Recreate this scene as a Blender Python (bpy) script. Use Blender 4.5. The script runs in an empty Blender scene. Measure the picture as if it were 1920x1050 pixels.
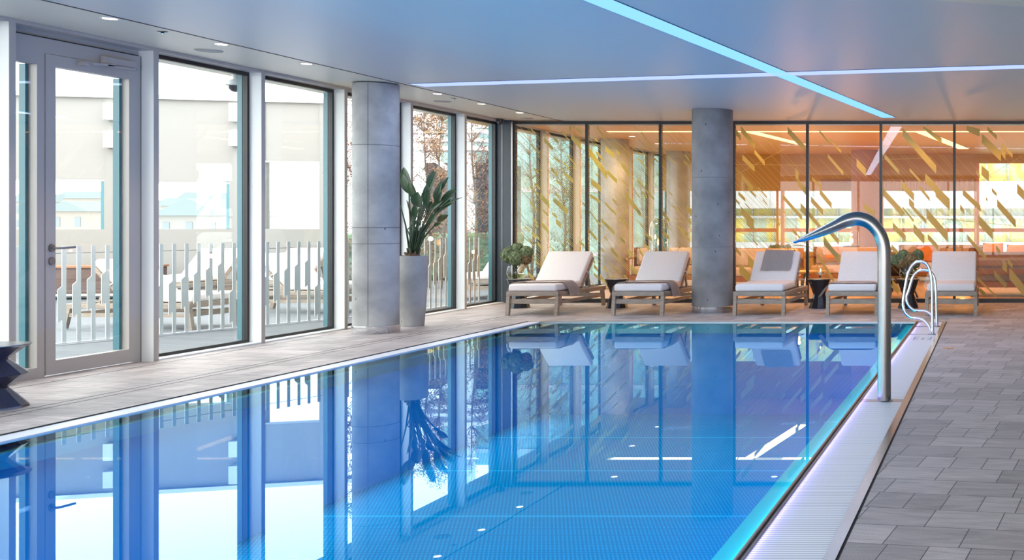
import bpy, bmesh, math, random
from mathutils import Vector, Matrix, noise
SC = bpy.context.scene
COL = SC.collection
R = math.radians
random.seed(7)

# ---------------------------------------------------------------- camera, world, light
FPX, VX, VY, EYE = 1900.0, 1862.0, 415.0, 1.25
cd = bpy.data.cameras.new('camera'); cam = bpy.data.objects.new('camera', cd); COL.objects.link(cam)
cam.location = (0, 0, EYE); cam.rotation_euler = (R(90), 0, 0)
cd.sensor_width = 36.0; cd.lens = 36.0 * FPX / 1920
cd.shift_x = -(VX - 960) / 1920; cd.shift_y = -(525 - VY) / 1920
cd.clip_start = .05; cd.clip_end = 900
SC.camera = cam
SC.view_settings.view_transform = 'Standard'; SC.view_settings.look = 'None'
SC.view_settings.gamma = 1; SC.view_settings.use_curve_mapping = False
SC.view_settings.exposure = 0.40
SC.cycles.max_bounces = 10; SC.cycles.transparent_max_bounces = 24
SC.cycles.caustics_reflective = False; SC.cycles.caustics_refractive = False
SC.cycles.sample_clamp_indirect = 8.0
w = bpy.data.worlds.new('world'); SC.world = w; w.use_nodes = True
w.node_tree.nodes['Background'].inputs[0].default_value = (1.0, .985, .975, 1)
w.node_tree.nodes['Background'].inputs[1].default_value = 4.6

def area(name, loc, rot, sx, sy, power, col, spread=None):
    l = bpy.data.lights.new(name, 'AREA'); l.shape = 'RECTANGLE'; l.size = sx; l.size_y = sy
    l.energy = power; l.color = col
    if spread: l.spread = R(spread)
    o = bpy.data.objects.new(name, l); COL.objects.link(o); o.location = loc; o.rotation_euler = rot
    return o
def point(name, loc, power, col, rad=.04):
    l = bpy.data.lights.new(name, 'POINT'); l.energy = power; l.color = col; l.shadow_soft_size = rad
    o = bpy.data.objects.new(name, l); COL.objects.link(o); o.location = loc
    return o

ZC = 2.79          # ceiling
YB = 15.6          # glass wall
XL = -7.63         # glass plane of the left wall
XI = -7.49         # inner edge of the white fins

def P(x, y, Y):     # a measured position: the world point at depth Y
    return Vector(((x - VX) * Y / FPX, Y, EYE - (y - VY) * Y / FPX))

# ---------------------------------------------------------------- materials
def nt(name):
    m = bpy.data.materials.new(name); m.use_nodes = True
    t = m.node_tree; b = t.nodes['Principled BSDF']
    return m, t, b
def mat(name, col, rough=.5, metal=0, spec=None, emit=None, es=0, noise_amt=0, nscale=8, bump=0, stretch=None):
    m, t, b = nt(name)
    b.inputs['Base Color'].default_value = (*col, 1); b.inputs['Roughness'].default_value = rough
    b.inputs['Metallic'].default_value = metal
    if spec is not None: b.inputs['Specular IOR Level'].default_value = spec
    if emit: b.inputs['Emission Color'].default_value = (*emit, 1); b.inputs['Emission Strength'].default_value = es
    if noise_amt or bump:
        tc = t.nodes.new('ShaderNodeTexCoord'); mp = t.nodes.new('ShaderNodeMapping')
        if stretch: mp.inputs['Scale'].default_value = stretch
        n = t.nodes.new('ShaderNodeTexNoise'); n.inputs['Scale'].default_value = nscale; n.inputs['Detail'].default_value = 5
        t.links.new(tc.outputs['Object'], mp.inputs[0]); t.links.new(mp.outputs[0], n.inputs['Vector'])
        if noise_amt:
            cr = t.nodes.new('ShaderNodeValToRGB')
            cr.color_ramp.elements[0].position = .3; cr.color_ramp.elements[1].position = .7
            cr.color_ramp.elements[0].color = (*[c * (1 - noise_amt) for c in col], 1)
            cr.color_ramp.elements[1].color = (*[min(1, c * (1 + noise_amt)) for c in col], 1)
            t.links.new(n.outputs[0], cr.inputs[0]); t.links.new(cr.outputs[0], b.inputs['Base Color'])
        if bump:
            bp = t.nodes.new('ShaderNodeBump'); bp.inputs['Strength'].default_value = bump; bp.inputs['Distance'].default_value = .01
            t.links.new(n.outputs[0], bp.inputs['Height']); t.links.new(bp.outputs[0], b.inputs['Normal'])
    return m
def glass_mat(name, tint=(1, 1, 1), refl=1.5, rough=0.0, ior=1.45, gcol=(1, 1, 1)):
    m = bpy.data.materials.new(name); m.use_nodes = True; t = m.node_tree; t.nodes.clear()
    o = t.nodes.new('ShaderNodeOutputMaterial'); mx = t.nodes.new('ShaderNodeMixShader')
    tr = t.nodes.new('ShaderNodeBsdfTransparent'); tr.inputs[0].default_value = (*tint, 1)
    gl = t.nodes.new('ShaderNodeBsdfGlossy'); gl.inputs['Roughness'].default_value = rough; gl.inputs[0].default_value = (*gcol, 1)
    # Schlick reflectance, the same from both sides of the sheet
    f0 = ((ior - 1) / (ior + 1)) ** 2
    lw = t.nodes.new('ShaderNodeLayerWeight'); lw.inputs['Blend'].default_value = .5
    pw = t.nodes.new('ShaderNodeMath'); pw.operation = 'POWER'; pw.inputs[1].default_value = 5
    t.links.new(lw.outputs['Facing'], pw.inputs[0])
    ml = t.nodes.new('ShaderNodeMath'); ml.operation = 'MULTIPLY_ADD'; ml.inputs[1].default_value = (1 - f0) * refl; ml.inputs[2].default_value = f0 * refl; ml.use_clamp = True
    t.links.new(pw.outputs[0], ml.inputs[0]); t.links.new(ml.outputs[0], mx.inputs[0])
    t.links.new(tr.outputs[0], mx.inputs[1]); t.links.new(gl.outputs[0], mx.inputs[2]); t.links.new(mx.outputs[0], o.inputs[0])
    return m
def emis(name, col, s):
    m = bpy.data.materials.new(name); m.use_nodes = True; t = m.node_tree; t.nodes.clear()
    o = t.nodes.new('ShaderNodeOutputMaterial'); e = t.nodes.new('ShaderNodeEmission')
    e.inputs[0].default_value = (*col, 1); e.inputs[1].default_value = s; t.links.new(e.outputs[0], o.inputs[0])
    return m

def tile_mat():
    m, t, b = nt('stone_tiles'); L = t.links
    tc = t.nodes.new('ShaderNodeTexCoord'); mp = t.nodes.new('ShaderNodeMapping')
    mp.inputs['Rotation'].default_value = (0, 0, R(8.6)); mp.inputs['Location'].default_value = (0, .105, 0)
    L.new(tc.outputs['Object'], mp.inputs[0])
    br = t.nodes.new('ShaderNodeTexBrick')
    br.inputs['Scale'].default_value = 1; br.inputs['Brick Width'].default_value = .30; br.inputs['Row Height'].default_value = .245
    br.inputs['Mortar Size'].default_value = .0022; br.inputs['Mortar Smooth'].default_value = 0; br.inputs['Bias'].default_value = 0
    br.offset = .37; br.offset_frequency = 2; br.squash = .55; br.squash_frequency = 3
    br.inputs['Color1'].default_value = (.45, .395, .385, 1); br.inputs['Color2'].default_value = (.29, .255, .25, 1)
    br.inputs['Mortar'].default_value = (.05, .045, .05, 1)
    L.new(mp.outputs[0], br.inputs['Vector'])
    n1 = t.nodes.new('ShaderNodeTexNoise'); n1.inputs['Scale'].default_value = 260; n1.inputs['Detail'].default_value = 3
    L.new(mp.outputs[0], n1.inputs['Vector'])
    ms = t.nodes.new('ShaderNodeMapping'); ms.inputs['Scale'].default_value = (1.6, 9, 1); L.new(mp.outputs[0], ms.inputs[0])
    n2 = t.nodes.new('ShaderNodeTexNoise'); n2.inputs['Scale'].default_value = 2.2; n2.inputs['Detail'].default_value = 9; n2.inputs['Distortion'].default_value = 1.2
    L.new(ms.outputs[0], n2.inputs['Vector'])
    c1 = t.nodes.new('ShaderNodeValToRGB'); c1.color_ramp.elements[0].position = .3; c1.color_ramp.elements[0].color = (.72, .72, .72, 1)
    c1.color_ramp.elements[1].position = .72; c1.color_ramp.elements[1].color = (1.3, 1.3, 1.3, 1); L.new(n1.outputs[0], c1.inputs[0])
    c2 = t.nodes.new('ShaderNodeValToRGB'); c2.color_ramp.elements[0].position = .35; c2.color_ramp.elements[0].color = (.9, .9, .9, 1)
    c2.color_ramp.elements[1].position = .75; c2.color_ramp.elements[1].color = (1.35, 1.33, 1.3, 1); L.new(n2.outputs[0], c2.inputs[0])
    m1 = t.nodes.new('ShaderNodeMixRGB'); m1.blend_type = 'MULTIPLY'; m1.inputs[0].default_value = 1
    m2 = t.nodes.new('ShaderNodeMixRGB'); m2.blend_type = 'MULTIPLY'; m2.inputs[0].default_value = 1
    L.new(br.outputs['Color'], m1.inputs[1]); L.new(c1.outputs[0], m1.inputs[2]); L.new(m1.outputs[0], m2.inputs[1]); L.new(c2.outputs[0], m2.inputs[2])
    L.new(m2.outputs[0], b.inputs['Base Color'])
    bp = t.nodes.new('ShaderNodeBump'); bp.inputs['Strength'].default_value = .25; bp.inputs['Distance'].default_value = .004
    L.new(n1.outputs[0], bp.inputs['Height']); L.new(bp.outputs[0], b.inputs['Normal'])
    b.inputs['Roughness'].default_value = .55
    return m
def pool_mat():
    m, t, b = nt('studded_steel_pool_floor'); L = t.links
    tc = t.nodes.new('ShaderNodeTexCoord')
    sep = t.nodes.new('ShaderNodeSeparateXYZ'); L.new(tc.outputs['Object'], sep.inputs[0])
    def mth(op, a, bv=None, c=None):
        n = t.nodes.new('ShaderNodeMath'); n.operation = op
        for i, v in enumerate((a, bv, c)):
            if v is None: continue
            if isinstance(v, (int, float)): n.inputs[i].default_value = v
            else: L.new(v, n.inputs[i])
        return n.outputs[0]
    row = mth('FLOOR', mth('DIVIDE', sep.outputs[1], .036))
    xs = mth('ADD', sep.outputs[0], mth('MULTIPLY', mth('MODULO', row, 2.0), .016))
    fx = mth('SUBTRACT', mth('FRACT', mth('DIVIDE', xs, .032)), .5)
    fy = mth('SUBTRACT', mth('FRACT', mth('DIVIDE', sep.outputs[1], .036)), .5)
    d = mth('ADD', mth('MULTIPLY', mth('MULTIPLY', fx, fx), .0010), mth('MULTIPLY', mth('MULTIPLY', fy, fy), .0013))
    dot = mth('LESS_THAN', d, .000045)
    seam = mth('LESS_THAN', mth('ABSOLUTE', mth('SUBTRACT', mth('FRACT', mth('DIVIDE', sep.outputs[1], 1.5)), .5)), .012)
    geo = t.nodes.new('ShaderNodeNewGeometry'); sn = t.nodes.new('ShaderNodeSeparateXYZ'); L.new(geo.outputs['Normal'], sn.inputs[0])
    k = mth('MULTIPLY', mth('MAXIMUM', dot, mth('MULTIPLY', seam, .6)), mth('GREATER_THAN', sn.outputs[2], .5))
    mx = t.nodes.new('ShaderNodeMixRGB'); mx.inputs[1].default_value = (.003, .30, .54, 1); mx.inputs[2].default_value = (.06, .78, .98, 1)
    L.new(k, mx.inputs[0]); L.new(mx.outputs[0], b.inputs['Base Color'])
    b.inputs['Roughness'].default_value = .6; b.inputs['Specular IOR Level'].default_value = 0
    return m
def plank_mat(name, c1, c2, width=.14, rot=0, vertical=False):
    m, t, b = nt(name); L = t.links
    tc = t.nodes.new('ShaderNodeTexCoord'); mp = t.nodes.new('ShaderNodeMapping')
    mp.inputs['Rotation'].default_value = (R(90) if vertical else 0, 0, rot); L.new(tc.outputs['Object'], mp.inputs[0])
    br = t.nodes.new('ShaderNodeTexBrick'); br.inputs['Scale'].default_value = 1; br.inputs['Brick Width'].default_value = 3.2
    br.inputs['Row Height'].default_value = width; br.inputs['Mortar Size'].default_value = .004
    br.inputs['Color1'].default_value = (*c1, 1); br.inputs['Color2'].default_value = (*c2, 1); br.inputs['Mortar'].default_value = (*[c * .25 for c in c1], 1)
    L.new(mp.outputs[0], br.inputs['Vector'])
    n = t.nodes.new('ShaderNodeTexNoise'); n.inputs['Scale'].default_value = 3; n.inputs['Detail'].default_value = 6
    ms = t.nodes.new('ShaderNodeMapping'); ms.inputs['Scale'].default_value = (1, 14, 1); L.new(mp.outputs[0], ms.inputs[0]); L.new(ms.outputs[0], n.inputs['Vector'])
    cr = t.nodes.new('ShaderNodeValToRGB'); cr.color_ramp.elements[0].color = (.7, .7, .7, 1); cr.color_ramp.elements[1].color = (1.25, 1.25, 1.25, 1); L.new(n.outputs[0], cr.inputs[0])
    mx = t.nodes.new('ShaderNodeMixRGB'); mx.blend_type = 'MULTIPLY'; mx.inputs[0].default_value = 1
    L.new(br.outputs['Color'], mx.inputs[1]); L.new(cr.outputs[0], mx.inputs[2]); L.new(mx.outputs[0], b.inputs['Base Color'])
    b.inputs['Roughness'].default_value = .6
    return m
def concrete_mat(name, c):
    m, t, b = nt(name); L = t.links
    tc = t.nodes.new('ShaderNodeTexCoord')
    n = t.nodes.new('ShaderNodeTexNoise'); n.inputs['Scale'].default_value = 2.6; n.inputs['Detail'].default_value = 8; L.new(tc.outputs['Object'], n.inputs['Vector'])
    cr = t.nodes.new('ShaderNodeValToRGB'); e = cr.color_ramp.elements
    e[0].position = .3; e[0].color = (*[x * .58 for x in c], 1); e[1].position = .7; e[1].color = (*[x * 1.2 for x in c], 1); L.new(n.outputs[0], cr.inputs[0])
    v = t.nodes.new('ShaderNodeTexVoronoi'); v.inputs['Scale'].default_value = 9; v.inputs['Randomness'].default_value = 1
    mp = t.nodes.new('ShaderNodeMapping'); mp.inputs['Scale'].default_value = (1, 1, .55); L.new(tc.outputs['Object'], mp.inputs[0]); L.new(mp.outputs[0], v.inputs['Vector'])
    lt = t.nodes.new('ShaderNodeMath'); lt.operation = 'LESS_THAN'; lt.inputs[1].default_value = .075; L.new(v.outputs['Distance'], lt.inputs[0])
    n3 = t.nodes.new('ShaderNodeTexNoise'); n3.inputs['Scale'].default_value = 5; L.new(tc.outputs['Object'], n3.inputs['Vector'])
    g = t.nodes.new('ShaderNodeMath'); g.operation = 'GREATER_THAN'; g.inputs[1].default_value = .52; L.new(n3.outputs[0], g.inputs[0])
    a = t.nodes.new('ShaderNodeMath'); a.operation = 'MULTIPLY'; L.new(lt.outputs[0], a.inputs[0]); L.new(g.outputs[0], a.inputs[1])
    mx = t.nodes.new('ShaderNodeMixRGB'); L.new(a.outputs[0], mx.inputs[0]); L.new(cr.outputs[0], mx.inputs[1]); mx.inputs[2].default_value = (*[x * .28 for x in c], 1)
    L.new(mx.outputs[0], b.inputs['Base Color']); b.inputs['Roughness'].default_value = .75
    bp = t.nodes.new('ShaderNodeBump'); bp.inputs['Strength'].default_value = .3; bp.inputs['Distance'].default_value = .01; L.new(n.outputs[0], bp.inputs['Height']); L.new(bp.outputs[0], b.inputs['Normal'])
    return m
def grate_mat():
    m, t, b = nt('slatted_gutter_grating'); L = t.links
    tc = t.nodes.new('ShaderNodeTexCoord'); sep = t.nodes.new('ShaderNodeSeparateXYZ'); L.new(tc.outputs['Object'], sep.inputs[0])
    d = t.nodes.new('ShaderNodeMath'); d.operation = 'DIVIDE'; d.inputs[1].default_value = .026; L.new(sep.outputs[1], d.inputs[0])
    f = t.nodes.new('ShaderNodeMath'); f.operation = 'FRACT'; L.new(d.outputs[0], f.inputs[0])
    l = t.nodes.new('ShaderNodeMath'); l.operation = 'LESS_THAN'; l.inputs[1].default_value = .24; L.new(f.outputs[0], l.inputs[0])
    mx = t.nodes.new('ShaderNodeMixRGB'); mx.inputs[1].default_value = (.78, .78, .80, 1); mx.inputs[2].default_value = (.30, .30, .34, 1)
    L.new(l.outputs[0], mx.inputs[0]); L.new(mx.outputs[0], b.inputs['Base Color']); b.inputs['Roughness'].default_value = .45
    return m
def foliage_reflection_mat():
    m, t, b = nt('facade_glass_painted_reflection'); L = t.links
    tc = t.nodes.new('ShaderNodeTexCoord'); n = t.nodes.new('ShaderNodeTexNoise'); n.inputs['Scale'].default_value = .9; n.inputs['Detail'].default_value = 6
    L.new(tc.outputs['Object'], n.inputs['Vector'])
    cr = t.nodes.new('ShaderNodeValToRGB'); e = cr.color_ramp.elements  # reflected autumn trees painted into the glass colour
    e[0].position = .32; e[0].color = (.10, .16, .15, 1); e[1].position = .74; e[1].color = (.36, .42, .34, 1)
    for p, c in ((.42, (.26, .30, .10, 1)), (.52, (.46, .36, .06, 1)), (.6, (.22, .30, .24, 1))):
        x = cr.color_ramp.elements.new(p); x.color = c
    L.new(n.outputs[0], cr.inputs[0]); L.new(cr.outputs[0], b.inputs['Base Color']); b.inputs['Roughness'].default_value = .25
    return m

M = dict(
    tile=tile_mat(), pool=pool_mat(), grate=grate_mat(), facade=foliage_reflection_mat(),
    ceil=mat('satin_ceiling', (.60, .59, .56), .42, spec=.45), soffit=mat('soffit_paint', (.73, .68, .56), .45),
    white=mat('white_paint', (.78, .80, .79), .4), beige=mat('warm_grey_paint', (.46, .42, .38), .4),
    doorm=mat('door_frame_metal', (.45, .41, .38), .35), black=mat('black_metal', (.012, .012, .014), .4),
    slate=mat('dark_slate_cladding', (.035, .05, .065), .45), steel=mat('brushed_steel', (.27, .26, .255), .26, 1),
    chrome=mat('polished_steel', (.75, .76, .78), .10, 1), dsteel=mat('dull_steel', (.30, .28, .28), .35, 1),
    seal2=mat('joint_line', (.16, .16, .16), .8), seal=mat('dark_gap', (.02, .018, .02), .6), reveal=mat('teal_glass_edge', (.06, .20, .24), .25),
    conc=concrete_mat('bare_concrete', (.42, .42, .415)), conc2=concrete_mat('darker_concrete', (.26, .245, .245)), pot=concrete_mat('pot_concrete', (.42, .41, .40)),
    wood=mat('weathered_teak', (.30, .24, .19), .6, noise_amt=.25, nscale=6, stretch=(1, 1, 6), bump=.2),
    cush=mat('pale_canvas', (.75, .685, .66), .85, noise_amt=.03, nscale=40), towel=mat('grey_towel', (.56, .51, .50), .95, noise_amt=.12, nscale=60, bump=.5),
    table=mat('black_lacquer', (.025, .025, .03), .18), table2=mat('dark_metallic_lacquer', (.05, .05, .085), .22, .3),
    leaf=mat('leaf_green', (.035, .085, .03), .35, noise_amt=.35, nscale=5), leafdry=mat('leaf_olive', (.10, .10, .025), .4),
    stem=mat('stem_green', (.05, .08, .035), .45), husk=mat('brown_husk', (.14, .085, .05), .8),
    bloom=mat('green_bloom', (.17, .22, .10), .6, noise_amt=.6, nscale=30), bloomr=mat('rusty_green_bloom', (.26, .17, .07), .6, noise_amt=.6, nscale=30),
    glass=glass_mat('window_glass', (.925, .96, .955), .8), cglass=glass_mat('clear_glass', (.95, .97, .97), 1.2, ior=1.4),
    wallglass=glass_mat('glass_wall_pane', (.985, .985, .975), .6, ior=1.45),
    smoked=glass_mat('smoked_glass', (.55, .70, .70), 3.0), water=glass_mat('pool_water', (.42, .92, 1.0), 1.0, ior=1.33, gcol=(.62, .88, 1)),
    vwater=glass_mat('vase_water', (.80, .86, .62), 1.0, ior=1.33),
    strip=emis('blue_strip_light', (.20, .48, 1.0), 1.3), strip2=emis('violet_strip_light', (.34, .44, 1.0), 1.3),
    wstrip=emis('warm_strip_light', (1.0, .62, .26), 2.2), down=emis('downlight_glow', (1.0, .72, .50), 7.0), bulb=emis('bulb_glow', (1.0, .32, .08), 12.0),
    flame=emis('candle_flame', (1, .55, .2), 9.0), wax=mat('candle_wax', (.85, .75, .62), .5),
    film=None, deck=plank_mat('grey_decking', (.135, .15, .17), (.10, .115, .135), .12, R(16)),
    bench=plank_mat('brown_boards', (.14, .085, .07), (.10, .06, .05), .16, 0, True),
    render=mat('white_render', (.29, .28, .265), .8), blind=mat('white_blind', (.31, .295, .28), .8), rail=mat('satin_rail', (.70, .72, .71), .4),
    city1=mat('pale_stone', (.19, .19, .18), .9), city2=mat('pale_render', (.21, .195, .175), .9), cityr=mat('blue_green_roof', (.13, .165, .17), .8), citywin=mat('dim_window', (.12, .15, .165), .4),
    bark=mat('grey_bark', (.16, .14, .13), .9), aleaf=mat('autumn_leaf', (.30, .17, .09), .7), aleaf2=mat('rust_leaf', (.20, .11, .09), .7),
    hedge=mat('hedge_green', (.12, .20, .13), .8, noise_amt=.4, nscale=9, bump=.6),
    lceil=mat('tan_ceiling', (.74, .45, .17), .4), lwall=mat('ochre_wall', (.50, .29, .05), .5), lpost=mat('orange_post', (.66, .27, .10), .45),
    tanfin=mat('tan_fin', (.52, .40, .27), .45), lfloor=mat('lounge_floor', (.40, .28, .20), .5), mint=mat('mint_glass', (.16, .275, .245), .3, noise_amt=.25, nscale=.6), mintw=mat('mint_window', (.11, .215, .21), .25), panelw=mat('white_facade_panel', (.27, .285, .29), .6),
    sofa=mat('beige_sofa', (.55, .42, .32), .85), pillb=mat('brown_cushion', (.20, .10, .06), .85), pillo=mat('orange_cushion', (.75, .28, .08), .85), pillk=mat('black_cushion', (.03, .02, .02), .8),
    teak=mat('teak_slats', (.30, .13, .06), .5), curt=mat('pleated_blind', (.62, .44, .34), .8, noise_amt=.2, nscale=6, stretch=(12, 1, .1)), colw=mat('rosy_render', (.40, .22, .17), .7),
    wallgrey=mat('wall_paint', (.55, .55, .55), .7), ledge=mat('turquoise_ledge', (.10, .85, .92), .4), mark=mat('marking_ink', (.20, .19, .22), .6),
    lens=mat('dark_dome', (.03, .03, .035), .1), grill=mat('speaker_grille', (.38, .38, .36), .6), gutter=mat('white_gutter', (.72, .73, .78), .4),
)
fm = bpy.data.materials.new('golden_film'); fm.use_nodes = True; t = fm.node_tree; b = t.nodes['Principled BSDF']
b.inputs['Base Color'].default_value = (.50, .46, .21, 1); b.inputs['Roughness'].default_value = .4
tl = t.nodes.new('ShaderNodeBsdfTranslucent'); tl.inputs[0].default_value = (.90, .84, .24, 1)
mx = t.nodes.new('ShaderNodeMixShader'); mx.inputs[0].default_value = .5
t.links.new(b.outputs[0], mx.inputs[1]); t.links.new(tl.outputs[0], mx.inputs[2]); t.links.new(mx.outputs[0], t.nodes['Material Output'].inputs[0])
M['film'] = fm

# ---------------------------------------------------------------- mesh helpers
class MB:
    def __init__(s): s.bm = bmesh.new()
    def box(s, x0, x1, y0, y1, z0, z1, bev=0, seg=2):
        r = bmesh.ops.create_cube(s.bm, size=1)
        for v in r['verts']:
            v.co = Vector((x0 + (v.co.x + .5) * (x1 - x0), y0 + (v.co.y + .5) * (y1 - y0), z0 + (v.co.z + .5) * (z1 - z0)))
        if bev:
            es = list({e for v in r['verts'] for e in v.link_edges})
            bmesh.ops.bevel(s.bm, geom=es, offset=bev, segments=seg, affect='EDGES', profile=.5)
        return s
    def bar(s, a, b, w, h, up=(0, 0, 1), bev=0):     # box beam from a to b, w sideways, h along up
        a, b = Vector(a), Vector(b); d = (b - a); L = d.length; d.normalize()
        side = d.cross(Vector(up)).normalized(); u = side.cross(d).normalized()
        r = bmesh.ops.create_cube(s.bm, size=1)
        for v in r['verts']:
            v.co = a + d * ((v.co.y + .5) * L) + side * (v.co.x * w) + u * (v.co.z * h)
        if bev:
            es = list({e for v in r['verts'] for e in v.link_edges})
            bmesh.ops.bevel(s.bm, geom=es, offset=bev, segments=1, affect='EDGES')
        return s
    def tube(s, pts, r, n=10, ends=True, flat=None):     # r: number, list of numbers or of (rx, ry)
        pts = [Vector(p) for p in pts]; rs = r if isinstance(r, (list, tuple)) else [r] * len(pts)
        rings = []; prev = None
        for i, p in enumerate(pts):
            d = (pts[min(i + 1, len(pts) - 1)] - pts[max(i - 1, 0)]).normalized()
            if flat is not None: a = Vector(flat)
            elif prev is None: a = Vector((0, 0, 1)) if abs(d.z) < .9 else Vector((1, 0, 0))
            else: a = prev
            a = (a - d * a.dot(d)).normalized(); prev = a; c = d.cross(a)
            rr = rs[i] if isinstance(rs[i], tuple) else (rs[i], rs[i])
            rings.append([s.bm.verts.new(p + a * (math.cos(k * 2 * math.pi / n) * rr[0]) + c * (math.sin(k * 2 * math.pi / n) * rr[1])) for k in range(n)])
        for i in range(len(rings) - 1):
            for k in range(n):
                s.bm.faces.new((rings[i][k], rings[i][(k + 1) % n], rings[i + 1][(k + 1) % n], rings[i + 1][k]))
        if ends: s.bm.faces.new(rings[0][::-1]); s.bm.faces.new(rings[-1])
        return s
    def lathe(s, prof, c=(0, 0, 0), n=32, cap=True, phase=0):
        rings = []
        for r_, z in prof:
            rings.append([s.bm.verts.new((c[0] + r_ * math.cos(phase + k * 2 * math.pi / n), c[1] + r_ * math.sin(phase + k * 2 * math.pi / n), c[2] + z)) for k in range(n)])
        for i in range(len(rings) - 1):
            for k in range(n):
                s.bm.faces.new((rings[i][k], rings[i][(k + 1) % n], rings[i + 1][(k + 1) % n], rings[i + 1][k]))
        if cap: s.bm.faces.new(rings[0][::-1]); s.bm.faces.new(rings[-1])
        return s
    def poly(s, pts):
        s.bm.faces.new([s.bm.verts.new(p) for p in pts]); return s
    def prism(s, pts, d):      # polygon pts swept by vector d
        d = Vector(d); a = [s.bm.verts.new(p) for p in pts]; b = [s.bm.verts.new(Vector(p) + d) for p in pts]; n = len(pts)
        s.bm.faces.new(a); s.bm.faces.new(b[::-1])
        for i in range(n): s.bm.faces.new((a[i], b[i], b[(i + 1) % n], a[(i + 1) % n]))
        return s
    def sphere(s, c, r, u=16, v=10, sc=(1, 1, 1)):
        q = bmesh.ops.create_uvsphere(s.bm, u_segments=u, v_segments=v, radius=1)
        for x in q['verts']: x.co = Vector(c) + Vector((x.co.x * r * sc[0], x.co.y * r * sc[1], x.co.z * r * sc[2]))
        return s
    def build(s, name, m, parent=None, smooth=False, angle=None):
        bmesh.ops.recalc_face_normals(s.bm, faces=s.bm.faces)
        me = bpy.data.meshes.new(name); s.bm.to_mesh(me); s.bm.free()
        if smooth:
            me.polygons.foreach_set('use_smooth', [True] * len(me.polygons))
        me.materials.append(M[m] if isinstance(m, str) else m)
        o = bpy.data.objects.new(name, me); COL.objects.link(o)
        if parent: o.parent = parent
        if smooth and angle:
            try: me.set_sharp_from_angle(angle=R(angle))
            except Exception: pass
        return o
def tag(o, label=None, cat=None, group=None, kind=None):
    if label: o['label'] = label
    if cat: o['category'] = cat
    if group: o['group'] = group
    if kind: o['kind'] = kind
    return o
def struct(o): o['kind'] = 'structure'; return o
def empty(name, loc=(0, 0, 0), rz=0):
    o = bpy.data.objects.new(name, None); COL.objects.link(o); o.location = loc; o.rotation_euler = (0, 0, rz); o.empty_display_size = .1
    return o
KIDS = {}
def copy_tree(o, parent=None):
    c = o.copy(); COL.objects.link(c); c.parent = parent
    for ch in [x for x in bpy.data.objects if x.parent == o]: copy_tree(ch, c)
    return c

# ================================================================ SHELL
YF = -3.0; XR = 4.6
PX0, PX1, PY0, PY1 = -5.64, -.955, -1.5, 12.60       # water surface edges
# floor with the pool opening: four slabs in one mesh
f = MB()
f.box(XL, -5.81, YF, YB, -.12, 0); f.box(-.57, XR, YF, YB, -.12, 0); f.box(-5.81, -.57, 12.64, YB, -.12, 0); f.box(-5.81, -.57, YF, PY0, -.12, 0)
struct(f.build('floor', 'tile'))
g = MB()
g.box(-6.437, -6.429, 0, YB - .1, -.001, .0012); g.box(-6.337, -6.329, 0, YB - .1, -.001, .0012); g.box(-7.334, -7.326, 0, 11.3, -.001, .0012)
struct(g.build('trim_1', 'seal'))                     # drain slots in the floor
# pool basin
pb = MB(); D = -1.15
pb.poly([(PX0 - .0, PY0, D), (PX1, PY0, D), (PX1, PY1, D), (PX0, PY1, D)])
pb.poly([(PX0, PY0, D), (PX0, PY1, D), (PX0, PY1, -.02), (PX0, PY0, -.02)])
pb.poly([(PX1, PY0, D), (PX1, PY1, D), (PX1, PY1, -.02), (PX1, PY0, -.02)])
pb.poly([(PX0, PY1, D), (PX1, PY1, D), (PX1, PY1, -.02), (PX0, PY1, -.02)])
pb.poly([(PX0, PY0, D), (PX1, PY0, D), (PX1, PY0, -.02), (PX0, PY0, -.02)])
basin = struct(pb.build('pool_basin', 'pool'))
lg = MB(); lg.box(PX1 - .115, PX1, PY0, PY1, -.14, -.035)
struct(lg.build('pool_ledge', 'ledge'))
lg = MB(); lg.box(PX0, PX0 + .10, PY0, PY1, -.14, -.05); lg.box(PX0 + .1, PX1 - .115, PY1 - .03, PY1, -.14, -.03)
struct(lg.build('pool_edge_step', 'dsteel'))
wt = MB(); wt.poly([(PX0, PY0, -.012), (PX1, PY0, -.012), (PX1, PY1, -.012), (PX0, PY1, -.012)])
tag(wt.build('pool_water', 'water'), 'calm clear blue water filling the long indoor pool', 'water', kind='stuff')
# left gutter strip, right lip, grating and frames
g = MB(); g.box(-5.805, PX0, PY0, 12.62, -.10, -.003); struct(g.build('trim_2', 'gutter'))
g = MB(); g.box(-5.81, -5.80, PY0, 12.64, -.05, .004); struct(g.build('trim_3', 'seal'))
g = MB(); g.box(PX0, PX1, PY1, 12.64, -.12, .002); struct(g.build('trim_4', 'dsteel'))
lip = MB()
lip.tube([(PX1 + .006, PY0, .004), (PX1 + .006, PY1 + .03, .004)], .0075, 10); lip.box(PX1, -.922, PY0, PY1 + .03, -.10, -.006)
lip.tube([(-.929, PY0, -.004), (-.929, PY1 + .03, -.004)], .007, 8)
struct(lip.build('trim_5', 'dsteel', smooth=True, angle=40))
g = MB(); g.box(-.628, -.582, PY0, 12.64, -.10, .003); struct(g.build('trim_6', 'steel'))
g = MB(); g.box(-.582, -.57, PY0, 12.64, -.10, -.006); struct(g.build('trim_7', 'seal'))
gr = empty('gutter_grating', (-.775, 6, 0)); tag(gr, 'white slatted overflow grating along the right side of the pool', 'grating')
for a_, b_ in ((PY0, 7.03), (7.16, 11.21), (11.30, 12.02), (12.12, 12.62)):
    q = MB(); q.box(-.921, -.628, a_, b_, -.06, -.004); o = q.build('grating_panel', 'grate'); o.parent = gr; o.location = (.775, -6, 0)
for yy in (7.03, 11.21, 12.02):
    q = MB(); q.box(-.921, -.628, yy, yy + (.13 if yy < 8 else .09), -.06, -.012); o = q.build('cross_plate', 'dsteel', gr); o.location = (.775, -6, 0)
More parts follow.
